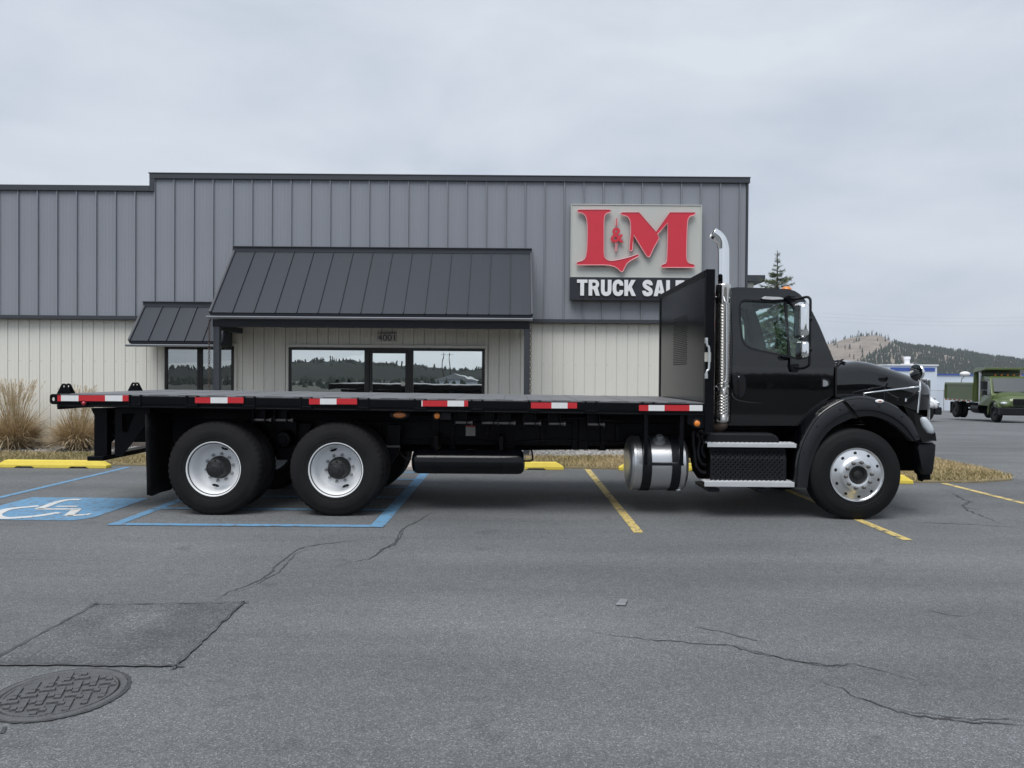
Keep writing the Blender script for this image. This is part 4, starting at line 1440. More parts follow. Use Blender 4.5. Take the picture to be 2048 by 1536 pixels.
obj('tail_rail', mb, FRM, tk, bevel=.005)

# ---- mud flaps
xf_ = at(290, 900, 8.25).x
for mir in (False, True):
    mb = MB()
    cols = []
    for i in range(9):
        y = 8.25 + .62 * i / 8
        wv = .012 * math.sin(i * 1.1)
        cols.append([Vector((xf_ + wv + .02 * sstep(0, 1, (1.1 - z) / .9), y, z)) for z in (1.13, .9, .7, .5, .34, .20 + (.03 if i in (0, 8) else 0))])
    mb.loft(cols, closed=False)
    if mir:
        mb.xf(mirY)
    o = obj('mud_flap', mb, MT['rubber'], tk, smooth=True, ang=60)
    s_ = o.modifiers.new('thick', 'SOLIDIFY')
    s_.thickness = .012

# ---- wheels
def tyre(r, ri, w_, n=144, tread=True):
    """profile from the outer bead round the tread to the inner bead; a=0 is the outer sidewall"""
    pr = [(ri - .012, .030), (ri + .008, .012), (ri + .03, .005), (ri + .055, .006), (ri + .06, .002), (ri + .10, .0), (r - .085, .002), (r - .08, .005), (r - .055, .010), (r - .03, .020), (r - .012, .032), (r, .052)]
    gr = []
    nb = 4
    for k in range(1, nb + 1):
        a = .052 + (w_ - .104) * k / (nb + 1)
        gr += [(r + .002, a - .008), (r - .011, a - .005), (r - .011, a + .005), (r + .002, a + .008)]
    pr2 = pr + gr + [(rr, w_ - a) for rr, a in reversed(pr)]
    m_ = len(pr)
    last = len(pr2) - 1
    def rf(i, j, r_):
        if tread and (i in (m_ - 1, m_ - 2) or i in (last - m_ + 1, last - m_ + 2)) and j % 3 == 0:
            return r_ - .012
        return r_
    return MB().lathe(pr2, (0, 0, 0), 'y', n, rf=rf)
rear_t = mesh_of('tyre', tyre(.526, .295, .275), MT['rubber_dust'], True, 30)
front_t = mesh_of('tyre', tyre(.512, .290, .285, tread=False), MT['rubber'], True, 30)
# outer dished rear rim: deep white bowl
mb = MB()
mb.lathe([(.288, .055), (.303, .030), (.309, .014), (.306, .006), (.298, .008), (.292, .022), (.286, .045), (.272, .070), (.262, .11), (.255, .16), (.246, .190), (.225, .204), (.205, .206), (.200, .200), (.190, .198), (.120, .198), (.110, .21)], n=64)
rim_r = mesh_of('wheel', mb, MT['rim_white'], True, 50)
mb = MB()
mb.lathe([(.288, .055), (.303, .030), (.309, .014), (.306, .006), (.298, .008), (.292, .022), (.285, .06), (.270, .12), (.262, .2), (.1, .21)], n=48)
rim_in = mesh_of('wheel', mb, MT['rim_white'], True, 50)
mb = MB()
mb.lathe([(.130, .205), (.126, .16), (.112, .145), (.108, .075), (.100, .060), (.078, .052), (.072, .042), (.042, .036), (.036, .028), (.0005, .026)], n=32)
for k in range(8):
    t = k * math.pi / 4
    mb.lathe([(.011, .064), (.011, .046), (.0005, .044)], (.090 * math.cos(t), 0, .090 * math.sin(t)), 'y', 6)
hub_r = mesh_of('hub', mb, MT['hub_black'], True, 35)
mb = MB()
mb.lathe([(.019, .199), (.0185, .185), (.016, .184), (.0155, .170), (.010, .166), (.0005, .165)], n=6)
nut_r = mesh_of('lug_nut', mb, MT['galv'])
mb = MB()
mb.ell((0, 0, 0), .046, .004, .026, 20, 6)
hole_dark_r = mesh_of('hand_hole_dark', mb, MT['hole'])  # dark oval on the dish, painted shade in place of a hole
# front aluminium wheel: domed face
mb = MB()
mb.lathe([(.285, .05), (.300, .022), (.303, .008), (.300, .001), (.292, .002), (.286, .012), (.280, .016), (.265, .010), (.215, -.004), (.196, -.012), (.186, -.024), (.176, -.030), (.112, -.032), (.104, -.028), (.098, -.010), (.096, .03)], n=72)
rim_f = mesh_of('wheel', mb, MT['alu'], True, 40)
mb = MB()
mb.lathe([(.097, .02), (.094, -.004), (.080, -.006), (.074, .008), (.048, .010), (.044, -.006), (.034, -.012), (.0005, -.013)], n=32)
hub_f = mesh_of('hub', mb, MT['hub_black'], True, 35)
mb = MB()
mb.lathe([(.022, -.028), (.021, -.044), (.018, -.046), (.017, -.060), (.010, -.064), (.0005, -.065)], n=8)
nut_f = mesh_of('lug_nut', mb, MT['nut'])
mb = MB()
mb.ell((0, 0, 0), .0185, .004, .0185, 16, 6)
hole_dark_f = mesh_of('hand_hole_dark', mb, MT['hole'])  # dark disc on the rim face standing for a shaded hole

def wheel(x, y, z, side, kind, rot=0.0):
    """side +1: outer face towards the viewer (-Y)"""
    rim, ty = (rim_f, front_t) if kind == 'f' else (rim_r, rear_t) if kind == 'r' else (rim_in, rear_t)
    w_ = link('wheel', rim, tk)
    w_.location = (x, y, z)
    w_.rotation_euler = (0, 0, 0 if side > 0 else math.pi)
    link('tyre', ty, w_, local=True)
    if kind == 'i':
        return
    link('hub', hub_f if kind == 'f' else hub_r, w_, local=True)
    for k in range(10):
        t = rot + 2 * math.pi * k / 10
        rr = .145 if kind == 'f' else .156
        link('lug_nut', nut_f if kind == 'f' else nut_r, w_, (rr * math.cos(t), 0, rr * math.sin(t)), True)
        if kind == 'f':
            t2 = t + .31
            link('hand_hole_dark', hole_dark_f, w_, (.243 * math.cos(t2), .003, .243 * math.sin(t2)), True)
    if kind == 'r':
        for k in range(2):
            t = rot + 1.15 + math.pi * k
            o = link('hand_hole_dark', hole_dark_r, w_, (.226 * math.cos(t), .2035, .226 * math.sin(t)), True)
            o.rotation_euler = (0, -(t + math.pi / 2), 0)
            mb = MB()
            mb.tube([(.226 * math.cos(t), .20, .226 * math.sin(t)), (.250 * math.cos(t + .1), .175, .250 * math.sin(t + .1))], .005, 6)
            obj('valve_stem', mb, MT['alu'], w_, local=True)
axles = [(at(426, 940, 8.24).x, 'r', .18), (at(671, 937, 8.24).x, 'r', .75), (at(1716, 950, 8.24).x, 'f', .10)]
for ax, kd, rt in axles:
    if kd == 'r':
        wheel(ax, 8.24, .520, 1, 'r', rt)
        wheel(ax, 8.24 + .335, .520, 1, 'i')
        wheel(ax, 2 * YC - 8.24, .520, -1, 'r', rt + .5)
        wheel(ax, 2 * YC - 8.24 - .335, .520, -1, 'i')
        mb = MB()
        mb.lathe([(.09, -1.1), (.09, -.35), (.20, -.18), (.22, 0), (.20, .18), (.09, .35), (.09, 1.1)], (ax, YC, .52), 'y', 24)
        obj('axle', mb, VOID, tk, smooth=True)
    else:
        wheel(ax, 8.26, .510, 1, 'f', rt)
        wheel(ax, 2 * YC - 8.26, .510, -1, 'f', rt)
        mb = MB()
        mb.box(ax - .06, ax + .06, 8.6, 10.4, .40, .52)
        obj('axle', mb, VOID, tk, bevel=.02)
# suspension between the rear axles
mid = (axles[0][0] + axles[1][0]) / 2
mb = MB()
pm_ = at(570, 878, 8.85)
mb.lathe([(.0005, -.06), (.05, -.06), (.055, -.04), (.085, -.035), (.095, .0), (.11, .02), (.11, .25)], (pm_.x, 8.80, pm_.z), 'y', 24)
obj('trunnion', mb, FRM, tk, smooth=True)
mb = MB()
mb.box(pm_.x - .13, pm_.x + .12, 8.92, 9.06, .55, 1.02)
mb.prism([(pm_.x - .30, 8.98, 1.0), (pm_.x + .30, 8.98, 1.0), (pm_.x + .14, 8.98, .62), (pm_.x - .14, 8.98, .62)], [], (0, .06, 0))
obj('suspension_hanger', mb, FRM, tk, bevel=.01)
for d in (-1, 1):
    mb = MB()
    for k in range(5):
        mb.box(mid - .75 + k * .08, mid + .75 - k * .08, 8.96 if d < 0 else 9.96, 9.04 if d < 0 else 10.04, .66 + k * .018, .676 + k * .018)
    obj('leaf_spring', mb, VOID, tk)
mb = MB()
xx = at(795, 900, 8.8).x
mb.prism([(xx - .12, 8.8, 1.0), (xx + .04, 8.8, 1.0), (xx + .02, 8.8, .66), (xx - .08, 8.8, .52), (xx - .16, 8.8, .60)], [], (0, .05, 0))
obj('torque_bracket', mb, FRM, tk, bevel=.008)
mb = MB()
mb.tube([at(770, 893, 8.78), at(800, 893, 8.78)], .014, 8)
obj('torque_bolt', mb, MT['nut'], tk)

# ---- headboard
zt_h = at(1425, 538, 8.20).z
mb = MB()
x0, x1 = XH + .025, XH + .055
yw0, yw1, zw0, zw1 = 9.10, 9.88, 1.74, 2.36
mb.prism([(x0, YD + .06, zd(XH) - .02), (x0, YDF - .06, zd(XH) - .02), (x0, YDF - .06, zt_h - .05), (x0, YD + .06, zt_h - .05)],
         [], (.03, 0, 0))
hb = obj('headboard', mb, MT['black_gloss'], tk)
mb = MB()
rows, cols = 26, 17
for j in range(rows):
    for i in range(cols):
        y = yw0 + (yw1 - yw0) * (i + .25 + .5 * (j % 2)) / cols
        z = zw0 + (zw1 - zw0) * (j + .5) / rows
        mb.add([(x0 - .0015, y + .0125 * math.cos(k * math.pi / 3), z + .0088 * math.sin(k * math.pi / 3)) for k in range(6)], [(5, 4, 3, 2, 1, 0)])
o = obj('perforation_dark', mb, MT['hole'], hb, fix=False)  # dark dots on the solid sheet paint the shade of punched holes
o['kind'] = 'stuff'
for y0, y1 in ((YD - .005, YD + .075), (YDF - .075, YDF + .005)):
    mb = MB()
    mb.box(XH + .015, XH + .115, y0, y1, .98, zt_h)
    obj('headboard_post', mb, FRM, hb, bevel=.008)
mb = MB()
mb.box(XH + .012, XH + .118, YD + .08, YDF - .08, zt_h - .07, zt_h - .001)
obj('top_rail', mb, FRM, hb, bevel=.008)
mb = MB()
for y in (8.9, 9.5, 10.1):
    mb.box(XH + .058, XH + .10, y - .03, y + .03, 1.2, zt_h - .08)
obj('back_rib', mb, FRM, hb)
plate('headboard_gusset', [(1375, 826), (1424, 826), (1424, 858), (1398, 857), (1375, 848)], [], YD + .02, .012, FRM, hb)
hp = [(1413, 680), (1414.5, 691), (1418, 697), (1418, 735), (1414, 742), (1412, 752)]
mb = MB()
mb.tube(smooth_pts([at(u, v, YD - .055) for u, v in hp], 5), .012, 10)
gh = obj('grab_handle', mb, MT['alu'], hb, smooth=True)
for v in (681, 752):
    p_ = at(1413, v, YD - .05)
    mb = MB()
    mb.box(p_.x - .012, p_.x + .014, YD - .06, YD - .004, p_.z - .03, p_.z + .03)
    obj('handle_foot', mb, MT['alu'], gh, bevel=.005)
p_ = at(1416, 714, YD - .02)
mb = MB()
mb.box(p_.x - .035, p_.x + .035, YD - .012, YD - .006, p_.z - .052, p_.z + .052)
obj('warning_label', mb, MT['sticker'], hb)

# ---- exhaust stack
YX = 8.50
xs_ = at(1445, 700, YX).x
ztop_sh, zbot_sh = at(1445, 569, YX).z, at(1445, 846, YX).z
pp = [at(1447, 845, YX), at(1447, 700, YX), at(1447, 560, YX), at(1447, 508, YX), at(1446, 494, YX), at(1442, 481, YX), at(1434.5, 471.5, YX), at(1425, 466, YX)]
mb = MB()
mb.tube(smooth_pts(pp, 6), .0635, 32, cap=False)
ex = obj('exhaust_stack', mb, MT['chrome'], tk, smooth=True, ang=60)
s_ = ex.modifiers.new('thick', 'SOLIDIFY')
s_.thickness = .004
mb = MB()
b_in = pp[-1] + (pp[-2] - pp[-1]).normalized() * .03
mb.tube([b_in, b_in + (pp[-2] - pp[-1]).normalized() * .03], .058, 24)
obj('pipe_bore_dark', mb, MT['hole'], ex)  # dark plug added for the shade inside the pipe end
# shield: a tall tube with rows of punched slots
mb = MB()
n_, zr = 72, []
z = zbot_sh
pat = []
zz = zbot_sh
rows = [('s', .14)]
k = 0
lower = at(1445, 828, YX).z, at(1445, 788, YX).z
upper = at(1445, 774, YX).z, at(1445, 606, YX).z
levels = [zbot_sh]
def fill(a, b, st):
    q = a
    while q < b - 1e-6:
        levels.append(q)
        q += st
levels = [zbot_sh, zbot_sh + .03]
q = lower[0]
while q < lower[1]:
    levels += [q, q + .006]
    q += .017
q = upper[0]
while q < upper[1]:
    levels += [q, q + .006]
    q += .017
levels += [ztop_sh - .02, ztop_sh]
def rs(z_):
    return .086 if z_ < ztop_sh - .10 else .084
vs_ = []
for z_ in levels:
    for j in range(n_):
        t = 2 * math.pi * j / n_
        vs_.append((xs_ + rs(z_) * math.cos(t), YX + rs(z_) * math.sin(t), z_))
fs = []
slots = 0
row = 0
for i in range(len(levels) - 1):
    th_ = levels[i + 1] - levels[i]
    is_slot = abs(th_ - .006) < 1e-6
    if is_slot:
        row += 1
    for j in range(n_):
        ang = 2 * math.pi * (j + .5) / n_
        front = math.sin(ang) < .35
        if is_slot and front and (j + 4 * (row % 2)) % 8 < 4:
            continue
        l = (j + 1) % n_
        fs.append((i * n_ + j, i * n_ + l, (i + 1) * n_ + l, (i + 1) * n_ + j))
mb.add(vs_, fs)
sh = obj('heat_shield', mb, MT['steel'], ex, smooth=True, ang=60)
s_ = sh.modifiers.new('thick', 'SOLIDIFY')
s_.thickness = .003
mb = MB()
mb.lathe([(.072, zbot_sh + .02), (.072, ztop_sh - .02)], (xs_, YX, 0), 'z', 24)
obj('muffler_core', mb, MT['elbow'], ex, smooth=True)
mb = MB()
mb.tube(smooth_pts([Vector((xs_, YX, zbot_sh + .05)), Vector((xs_ - .005, YX + .01, zbot_sh - .02)), Vector((xs_ - .04, YX + .10, zbot_sh - .05)), Vector((xs_ - .06, YX + .4, zbot_sh - .04))], 6), .075, 20)
obj('exhaust_elbow', mb, MT['elbow'], ex, smooth=True)
yg = YX - .125
gp = [(1447, 594, YX - .08), (1449, 602, yg), (1452, 615, yg), (1452.5, 690, yg), (1452, 755, yg), (1449, 765, yg), (1446.5, 774, YX - .08)]
mb = MB()
mb.tube(smooth_pts([at(u, v, y) for u, v, y in gp], 5), .0125, 10)
obj('grab_bar', mb, MT['alu'], ex, smooth=True)
mb = MB()
for u, v in ((1432, 594), (1459, 596), (1432, 773), (1457, 773), (1447, 590), (1446, 777)):
    p_ = at(u, v, YX - .06)
    mb.ell(p_, .009, .009, .009, 8, 5)
obj('shield_screws', mb, MT['chrome'], ex, smooth=True)

# ---- fuel tank
YT, rt_ = 8.70, .318
c0, c1 = at(1262, 917, 8.62), at(1378, 917, 8.45)
zt_ = .578
mb = MB()
L0, L1 = at(1252, 917, 8.68).x, at(1381, 917, 8.42).x
mb.lathe([(.0005, L0 + .0), (.10, L0 + .002), (.22, L0 + .008), (.275, L0 + .018), (.300, L0 + .034), (.312, L0 + .05), (rt_ - .004, L0 + .052), (rt_, L0 + .056), (rt_, L0 + .085), (rt_ - .003, L0 + .09), (rt_ - .003, L1 - .09), (rt_, L1 - .085), (rt_, L1 - .056), (.312, L1 - .05), (.30, L1 - .034), (.275, L1 - .018), (.10, L1 - .002), (.0005, L1)], (0, YT, zt_), 'x', 64)
ft = obj('fuel_tank', mb, MT['tank_alu'], tk, smooth=True, ang=25)
for a, b in ((1285, 1304), (1344, 1362)):
    xa_, xb_ = at(a, 917, YT - .3).x, at(b, 917, YT - .3).x
    mb = MB()
    mb.lathe([(rt_ - .002, xa_), (rt_ + .009, xa_ + .001), (rt_ + .009, xb_ - .001), (rt_ - .002, xb_)], (0, YT, zt_), 'x', 56)
    obj('tank_strap', mb, MATTE, ft, smooth=True)
pf = at(1319, 868, YT - .16)
mb = MB()
mb.lathe([(.075, -.03), (.072, .004), (.05, .01), (.042, .012), (.042, .05), (.036, .056), (.0005, .058)], (0, 0, 0), 'z', 24)
rot = Matrix.Rotation(R(28), 3, 'X')
mb.xf(lambda q: rot @ q + Vector((pf.x, YT - .155, zt_ + rt_ - .035)))
obj('filler_cap', mb, MT['galv'], ft, smooth=True)
mb = MB()
pv = at(1356, 968, YT - .1)
mb.ell((pv.x, YT - .13, zt_ - rt_ + .02), .035, .02, .018)
obj('drain_fitting', mb, MT['alu'], ft, smooth=True)
# ladder in front of the tank
yl = YD + .03
for u in (1292.5, 1364):
    ld = MB()
    a_, b_ = at(u, 826, yl), at(u, 930, yl)
    ld.box(a_.x - .022, a_.x + .022, yl, yl + .04, b_.z, a_.z + .02)
    ldo = obj('ladder_rail', ld, FRM, tk, bevel=.004)
a_, b_ = at(1297, 928, yl), at(1368, 928, yl)
ld = MB()
ld.box(a_.x, b_.x, yl + .005, yl + .05, a_.z - .018, a_.z + .006)
k = a_.x
while k < b_.x - .01:
    ld.prism([(k, yl + .005, a_.z + .006), (k + .012, yl + .005, a_.z + .006), (k + .006, yl + .005, a_.z + .016)], [], (0, .045, 0))
    k += .015
obj('rung', ld, MATTE, ldo)
# hoses between tank and steps
for pts in ([(1387, 862), (1387, 885), (1390, 910), (1392, 930), (1401, 942), (1412, 945)], [(1393, 868), (1400, 880), (1396, 905), (1402, 925), (1412, 930)], [(1404, 872), (1408, 885), (1404, 900), (1410, 915)]):
    mb = MB()
    mb.tube(smooth_pts([at(u, v, 8.47) for u, v in pts], 6), .019, 10)
    obj('hose', mb, MATTE, tk, smooth=True)
mb = MB()
mb.prism([at(u, v, 8.52) for u, v in ((1382, 880), (1425, 872), (1425, 968), (1405, 962), (1394, 945), (1390, 920))], [], (0, .25, 0))
obj('battery_box', mb, VOID, tk, bevel=.02)

# ---- steps and slotted cover
def step(u0, u1, v0, v1, Y, dep):
    a_, b_ = at(u0, v0, Y), at(u1, v1, Y)
    mb = MB()
    mb.box(a_.x, b_.x, Y, Y + .012, b_.z, a_.z)
    mb.box(a_.x, b_.x, Y + .012, Y + dep, a_.z - .012, a_.z - .002)
    st = obj('step', mb, MT['alu_step'], tk, bevel=.003)
    mb = MB()
    x = a_.x + .01
    i = 0
    while x < b_.x - .02:
        for j in range(3):
            y = Y + .022 + j * .055 + (.027 if i % 2 else 0)
            mb.lathe([(.013, -.003), (.011, .008), (.007, .010)], (x + .008, y, a_.z - .001), 'z', 8)
        x += .026
        i += 1
    obj('tread_studs', mb, MT['alu_step'], st)
    return st
step(1415, 1593, 886, 895.5, 8.27, .20)
step(1409, 1589, 963, 974.5, 8.25, .24)
pa, pb_ = at(1420, 896, 8.36), at(1571, 962, 8.36)
mb = MB()
nx_, nz_ = 62, 13
x0, x1, z0, z1 = pa.x, pb_.x, pb_.z, pa.z
dx = (x1 - x0) / nx_
dz = (z1 - z0) / nz_
zl = [z0]
for j in range(nz_):
    zl += [z0 + dz * (j + .72), z0 + dz * (j + 1)]
def yb(z_):
    return 8.34 + .05 * sstep(z1 - .13, z1, z_)
vs_ = [(x0 + dx * i, yb(z_), z_) for z_ in zl for i in range(nx_ + 1)]
fs = []
for j in range(len(zl) - 1):
    for i in range(nx_):
        if j % 2 == 0 and 0 < j < len(zl) - 3 and i % 4 == (0 if (j // 2) % 2 else 2) and 1 < i < nx_ - 2:
            continue
        b_ = j * (nx_ + 1) + i
        fs.append((b_, b_ + 1, b_ + nx_ + 2, b_ + nx_ + 1))
mb.add(vs_, fs)
cv = obj('slotted_cover', mb, MATTE, tk, smooth=True)
s_ = cv.modifiers.new('thick', 'SOLIDIFY')
s_.thickness = .006
mb = MB()
mb.box(x0 + .01, x1 + .02, 8.40, 9.0, z0, z1 - .0)
obj('treatment_box', mb, VOID, tk)
plate('box_lid', [(1414, 872), (1420, 866), (1545, 867), (1556, 873), (1561, 886), (1414, 886)], [], 8.33, .5, MATTE, tk, bevel=.02)
for u in (1417, 1512):
    mb = MB()
    p_ = at(u, 975, 8.40)
    mb.box(p_.x - .03, p_.x + .10, 8.30, 8.9, p_.z - .035, p_.z + .005)
    obj('step_hanger', mb, MATTE, tk, bevel=.01)

# ---- cab
def yc(z):
    return 8.46 + .0040 * ((z - 1.50) / .5) ** 2 + .17 * (max(0, z - 1.92) / .73) ** 1.35
def skin(px, holes, off, cuts, thick):
    """a gently curved body panel: outline and holes given where the photo shows them, wrapped on the cab side"""
    yf = lambda z: yc(z) + off
    lo = [aty(u, v, yf) for u, v in px]
    hs = [[aty(u, v, yf) for u, v in h] for h in holes]
    loops = [[Vector((p.x, 0, p.z)) for p in lo]] + [[Vector((p.x, 0, p.z)) for p in h] for h in hs]
    tri = tessellate_polygon([[Vector((p.x, p.z, 0)) for p in l] for l in loops])
    bm = bmesh.new()
    vv = [bm.verts.new(p) for l in loops for p in l]
    for t in tri:
        try:
            bm.faces.new([vv[i] for i in t])
        except ValueError:
            pass
    for z in cuts:
        bmesh.ops.bisect_plane(bm, geom=bm.verts[:] + bm.edges[:] + bm.faces[:], plane_co=(0, 0, z), plane_no=(0, 0, 1))
    bmesh.ops.recalc_face_normals(bm, faces=bm.faces)
    bm.verts.ensure_lookup_table()
    bm.verts.index_update()
    V = [Vector((v.co.x, yf(v.co.z), v.co.z)) for v in bm.verts]
    Fc = [[v.index for v in f.verts] for f in bm.faces]
    bd = [(e_.verts[0].index, e_.verts[1].index) for e_ in bm.edges if len(e_.link_faces) == 1]
    bm.free()
    n = len(V)
    mb = MB()
    mb.add(V + [p + Vector((0, thick, 0)) for p in V], [tuple(f) for f in Fc] + [tuple(n + i for i in reversed(f)) for f in Fc] + [(a, b, n + b, n + a) for a, b in bd])
    return mb
CUTS = [1.1 + .08 * i for i in range(20)]
win = [(1482, 641), (1481.5, 612), (1484, 605), (1490, 602), (1529, 603.5), (1567, 605), (1580, 609), (1587, 617), (1593.5, 636), (1599, 667), (1604, 704), (1602, 714), (1596, 716), (1580, 711.5), (1529, 701.5), (1503, 695), (1491, 686.5), (1485.5, 673)]
win_o = [(1478.5, 641), (1477.5, 610), (1481, 602), (1489, 598.5), (1529, 600), (1568, 601.5), (1583, 606), (1590.5, 615), (1597, 636), (1603, 667), (1608, 704), (1606, 718), (1597, 720), (1579, 715.5), (1528, 705.5), (1501, 699), (1488, 690), (1482, 675)]
body_px = [(1457, 851), (1457, 590), (1459, 580), (1465, 575.5), (1475, 574.3), (1530, 576), (1578, 578), (1590, 582), (1600, 588.5), (1609, 598), (1623, 620), (1638, 650), (1653, 686), (1667, 719), (1670, 722), (1670, 786), (1594, 853), (1594, 851.5)]
door_px = [(1461, 846), (1461, 592), (1464, 583), (1472, 579.5), (1530, 581), (1576, 583), (1587, 588), (1597, 600), (1612, 627), (1630, 660), (1641, 686), (1641.5, 735), (1641, 809), (1600, 845.5)]
zpx = lambda u, v: aty(u, v, yc).z
for mir in (False, True):
    m1 = skin(body_px, [win_o], .016, CUTS, .035)
    m2 = skin(door_px, [win_o], 0.0, CUTS, .014)
    yf = lambda z: yc(z) + .020
    m3 = MB()
    g_ = [aty(u, v, yf) for u, v in win]
    m3.prism(g_, [], (0, .004, 0))
    seal_o = [aty(u, v, lambda z: yc(z) - .004) for u, v in win_o]
    seal_i = [aty(u, v, lambda z: yc(z) + .002) for u, v in win]
    m4 = MB()
    n = len(seal_o)
    rings = [seal_o, seal_i, [p + Vector((0, .03, 0)) for p in seal_i], [p + Vector((0, .03, 0)) for p in seal_o]]
    for k in range(4):
        A, B = rings[k], rings[(k + 1) % 4]
        m4.add(A + B, [(i, (i + 1) % n, n + (i + 1) % n, n + i) for i in range(n)])
    m5 = MB()
    b0, b1 = aty(1570, 605, yf), aty(1578, 712, yf)
    m5.tube([b0 + Vector((0, -.006, 0)), b1 + Vector((0, -.006, 0))], .017, 6)
    if mir:
        for q in (m1, m2, m3, m4, m5):
            q.xf(mirY)
    cabs = obj('cab_side', m1, BK, tk, smooth=True, ang=30)
    dr_ = obj('door', m2, BK, tk, smooth=True, ang=30)
    obj('window_glass', m3, MT['cab_glass'], dr_)
    obj('window_seal', m4, MATTE, dr_, smooth=True)
    obj('division_bar', m5, MATTE, dr_)
    if mir:
        continue
    # handle cup
    cup = [(1465, 750), (1473, 748), (1484, 749), (1491, 755), (1492, 772), (1490, 786), (1484, 795), (1477, 795), (1470, 788), (1466, 770)]
    mb = MB()
    mb.prism([aty(u, v, lambda z: yc(z) - .012) for u, v in cup], [], (0, .014, 0))
    hd = obj('door_handle', mb, MATTE, dr_, bevel=.005)
    mb = MB()
    mb.prism([aty(u, v, lambda z: yc(z) - .0135) for u, v in ((1468, 763), (1487, 763), (1488, 775), (1484, 788), (1474, 788), (1469, 776))], [], (0, .003, 0))
    obj('handle_recess_dark', mb, MT['hole'], hd)  # dark plate on the cup paints the shade of a finger recess
    mb = MB()
    a_, b_ = aty(1478.5, 759, lambda z: yc(z) - .026), aty(1478.5, 791, lambda z: yc(z) - .022)
    mb.tube([a_, b_], .013, 8)
    obj('pull_bar', mb, MATTE, hd, smooth=True)
    mb = MB()
    k_ = aty(1477.5, 753.5, lambda z: yc(z) - .014)
    mb.lathe([(.009, .003), (.008, -.003), (.0005, -.004)], k_, 'y', 12)
    obj('key_lock', mb, MT['chrome'], hd)
    # pressed swage line below the handle
    sw = [(1462.5, 786), (1466, 794), (1474, 800), (1492, 804), (1520, 806.5), (1547, 808)]
    mb = MB()
    pts = smooth_pts([aty(u, v, lambda z: yc(z) + .006) for u, v in sw], 5)
    nn = len(pts)
    mb.tube(pts, [.010 * (1 - i / nn) ** .5 + .002 for i in range(nn)], 8)
    obj('swage_line', mb, BK, dr_, smooth=True)
    # side marker on the cowl
    lampb = [(1643, 757), (1650, 756), (1658, 759), (1662, 766), (1658, 773), (1650, 775), (1643, 774)]
    mb = MB()
    mb.prism([aty(u, v, lambda z: yc(z) + .006) for u, v in lampb], [], (0, .012, 0))
    o = obj('side_lamp', mb, MATTE, cabs, bevel=.004)
    mb = MB()
    mb.prism([aty(u, v, lambda z: yc(z) + .002) for u, v in ((1646, 760), (1650, 760), (1656, 763), (1657, 770), (1652, 773), (1646, 773))], [], (0, .006, 0))
    obj('lens', mb, MT['galv'], o, bevel=.002)
    # weather deflector over the window
    mb = MB()
    mb.prism([aty(u, v, lambda z: yc(z) - .03) for u, v in ((1523, 596), (1530, 592.5), (1560, 594), (1568, 596.5), (1567, 599), (1545, 600), (1526, 598.5))], [], (0, .03, 0))
    obj('rain_visor', mb, MT['galv'], cabs, bevel=.006)

# roof, back, windshield and floor, near edge to far edge
def span(name, px, m, crown=.0, par=tk, off=.018, n=12, push=0.0, smooth=True):
    near = [aty(u, v, lambda z: yc(z) + off) for u, v in px]
    loops = []
    for i in range(n + 1):
        t = i / n
        b_ = 1 - abs(2 * t - 1) ** 2.6
        lp = []
        for p in near:
            y = p.y + (2 * YC - 2 * p.y) * t
            lp.append(Vector((p.x + push * b_, y, p.z + crown * b_)))
        loops.append(lp)
    mb = MB()
    mb.loft(loops, closed=False)
    o = obj(name, mb, m, par, smooth=smooth, ang=50)
    if name != 'windshield':
        s_ = o.modifiers.new('thick', 'SOLIDIFY')
        s_.thickness = .012
    return o
span('roof', [(1457, 590), (1459, 580), (1465, 575.5), (1475, 574.3), (1530, 576), (1578, 578), (1590, 582), (1600, 588.5), (1609, 598)], BK, .035)
span('cab_back', [(1457, 851), (1457, 720), (1457, 592)], BK)
span('windshield', [(1610, 600), (1623, 621), (1638, 651), (1653, 687), (1666, 717)], MT['truck_glass'], 0, push=.13)
span('firewall', [(1669, 724), (1669, 790)], VOID)
span('cowl', [(1664, 722), (1672, 722)], BK, .0, push=.05)
span('floor', [(1460, 846), (1595, 846), (1668, 790)], VOID)
# interior
mb = MB()
for y0 in (8.68, 9.72):
    a_ = at(1478, 760, y0)
    mb.box(a_.x, a_.x + .52, y0, y0 + .52, 1.42, 1.62)
    mb.prism([(a_.x - .02, y0, 1.58), (a_.x + .14, y0, 1.58), (a_.x + .02, y0, 2.22), (a_.x - .10, y0, 2.22)], [], (0, .52, 0))
obj('seat', mb, MT['seat_dark'], tk, bevel=.04)
mb = MB()
q = at(1640, 715, 9.0)
mb.prism([(3.22, 8.58, 1.30), (3.66, 8.58, 1.30), (3.66, 8.58, 1.76), (3.52, 8.58, 1.82), (3.30, 8.58, 1.80), (3.22, 8.58, 1.70)], [], (0, 1.84, 0))
obj('dashboard', mb, MT['seat_dark'], tk, bevel=.03)
mb = MB()
sc_ = Vector((3.12, 9.98, 1.86))
ring = []
for k in range(25):
    t = 2 * math.pi * k / 24
    v_ = Vector((0.0, .22 * math.cos(t), .22 * math.sin(t)))
    v_.rotate(Matrix.Rotation(R(-42), 3, 'Y'))
    ring.append(sc_ + v_)
mb.tube(ring, .014, 8, cap=False)
mb.tube([sc_ + Vector((.24, 0, -.2)), sc_], .03, 8)
obj('steering_wheel', mb, MATTE, tk, smooth=True)
mb = MB()
q = aty(1524, 611, lambda z: yc(z) + .12)
mb.ell(q, .125, .02, .038, 24, 10)
obj('sun_visor', mb, MATTE, tk, smooth=True)
span('headliner', [(1462, 592), (1475, 583), (1560, 585), (1590, 596)], MT['seat'], .0, off=.06)
span('back_liner', [(1462, 840), (1462, 594)], MT['seat'], .0, off=.06)
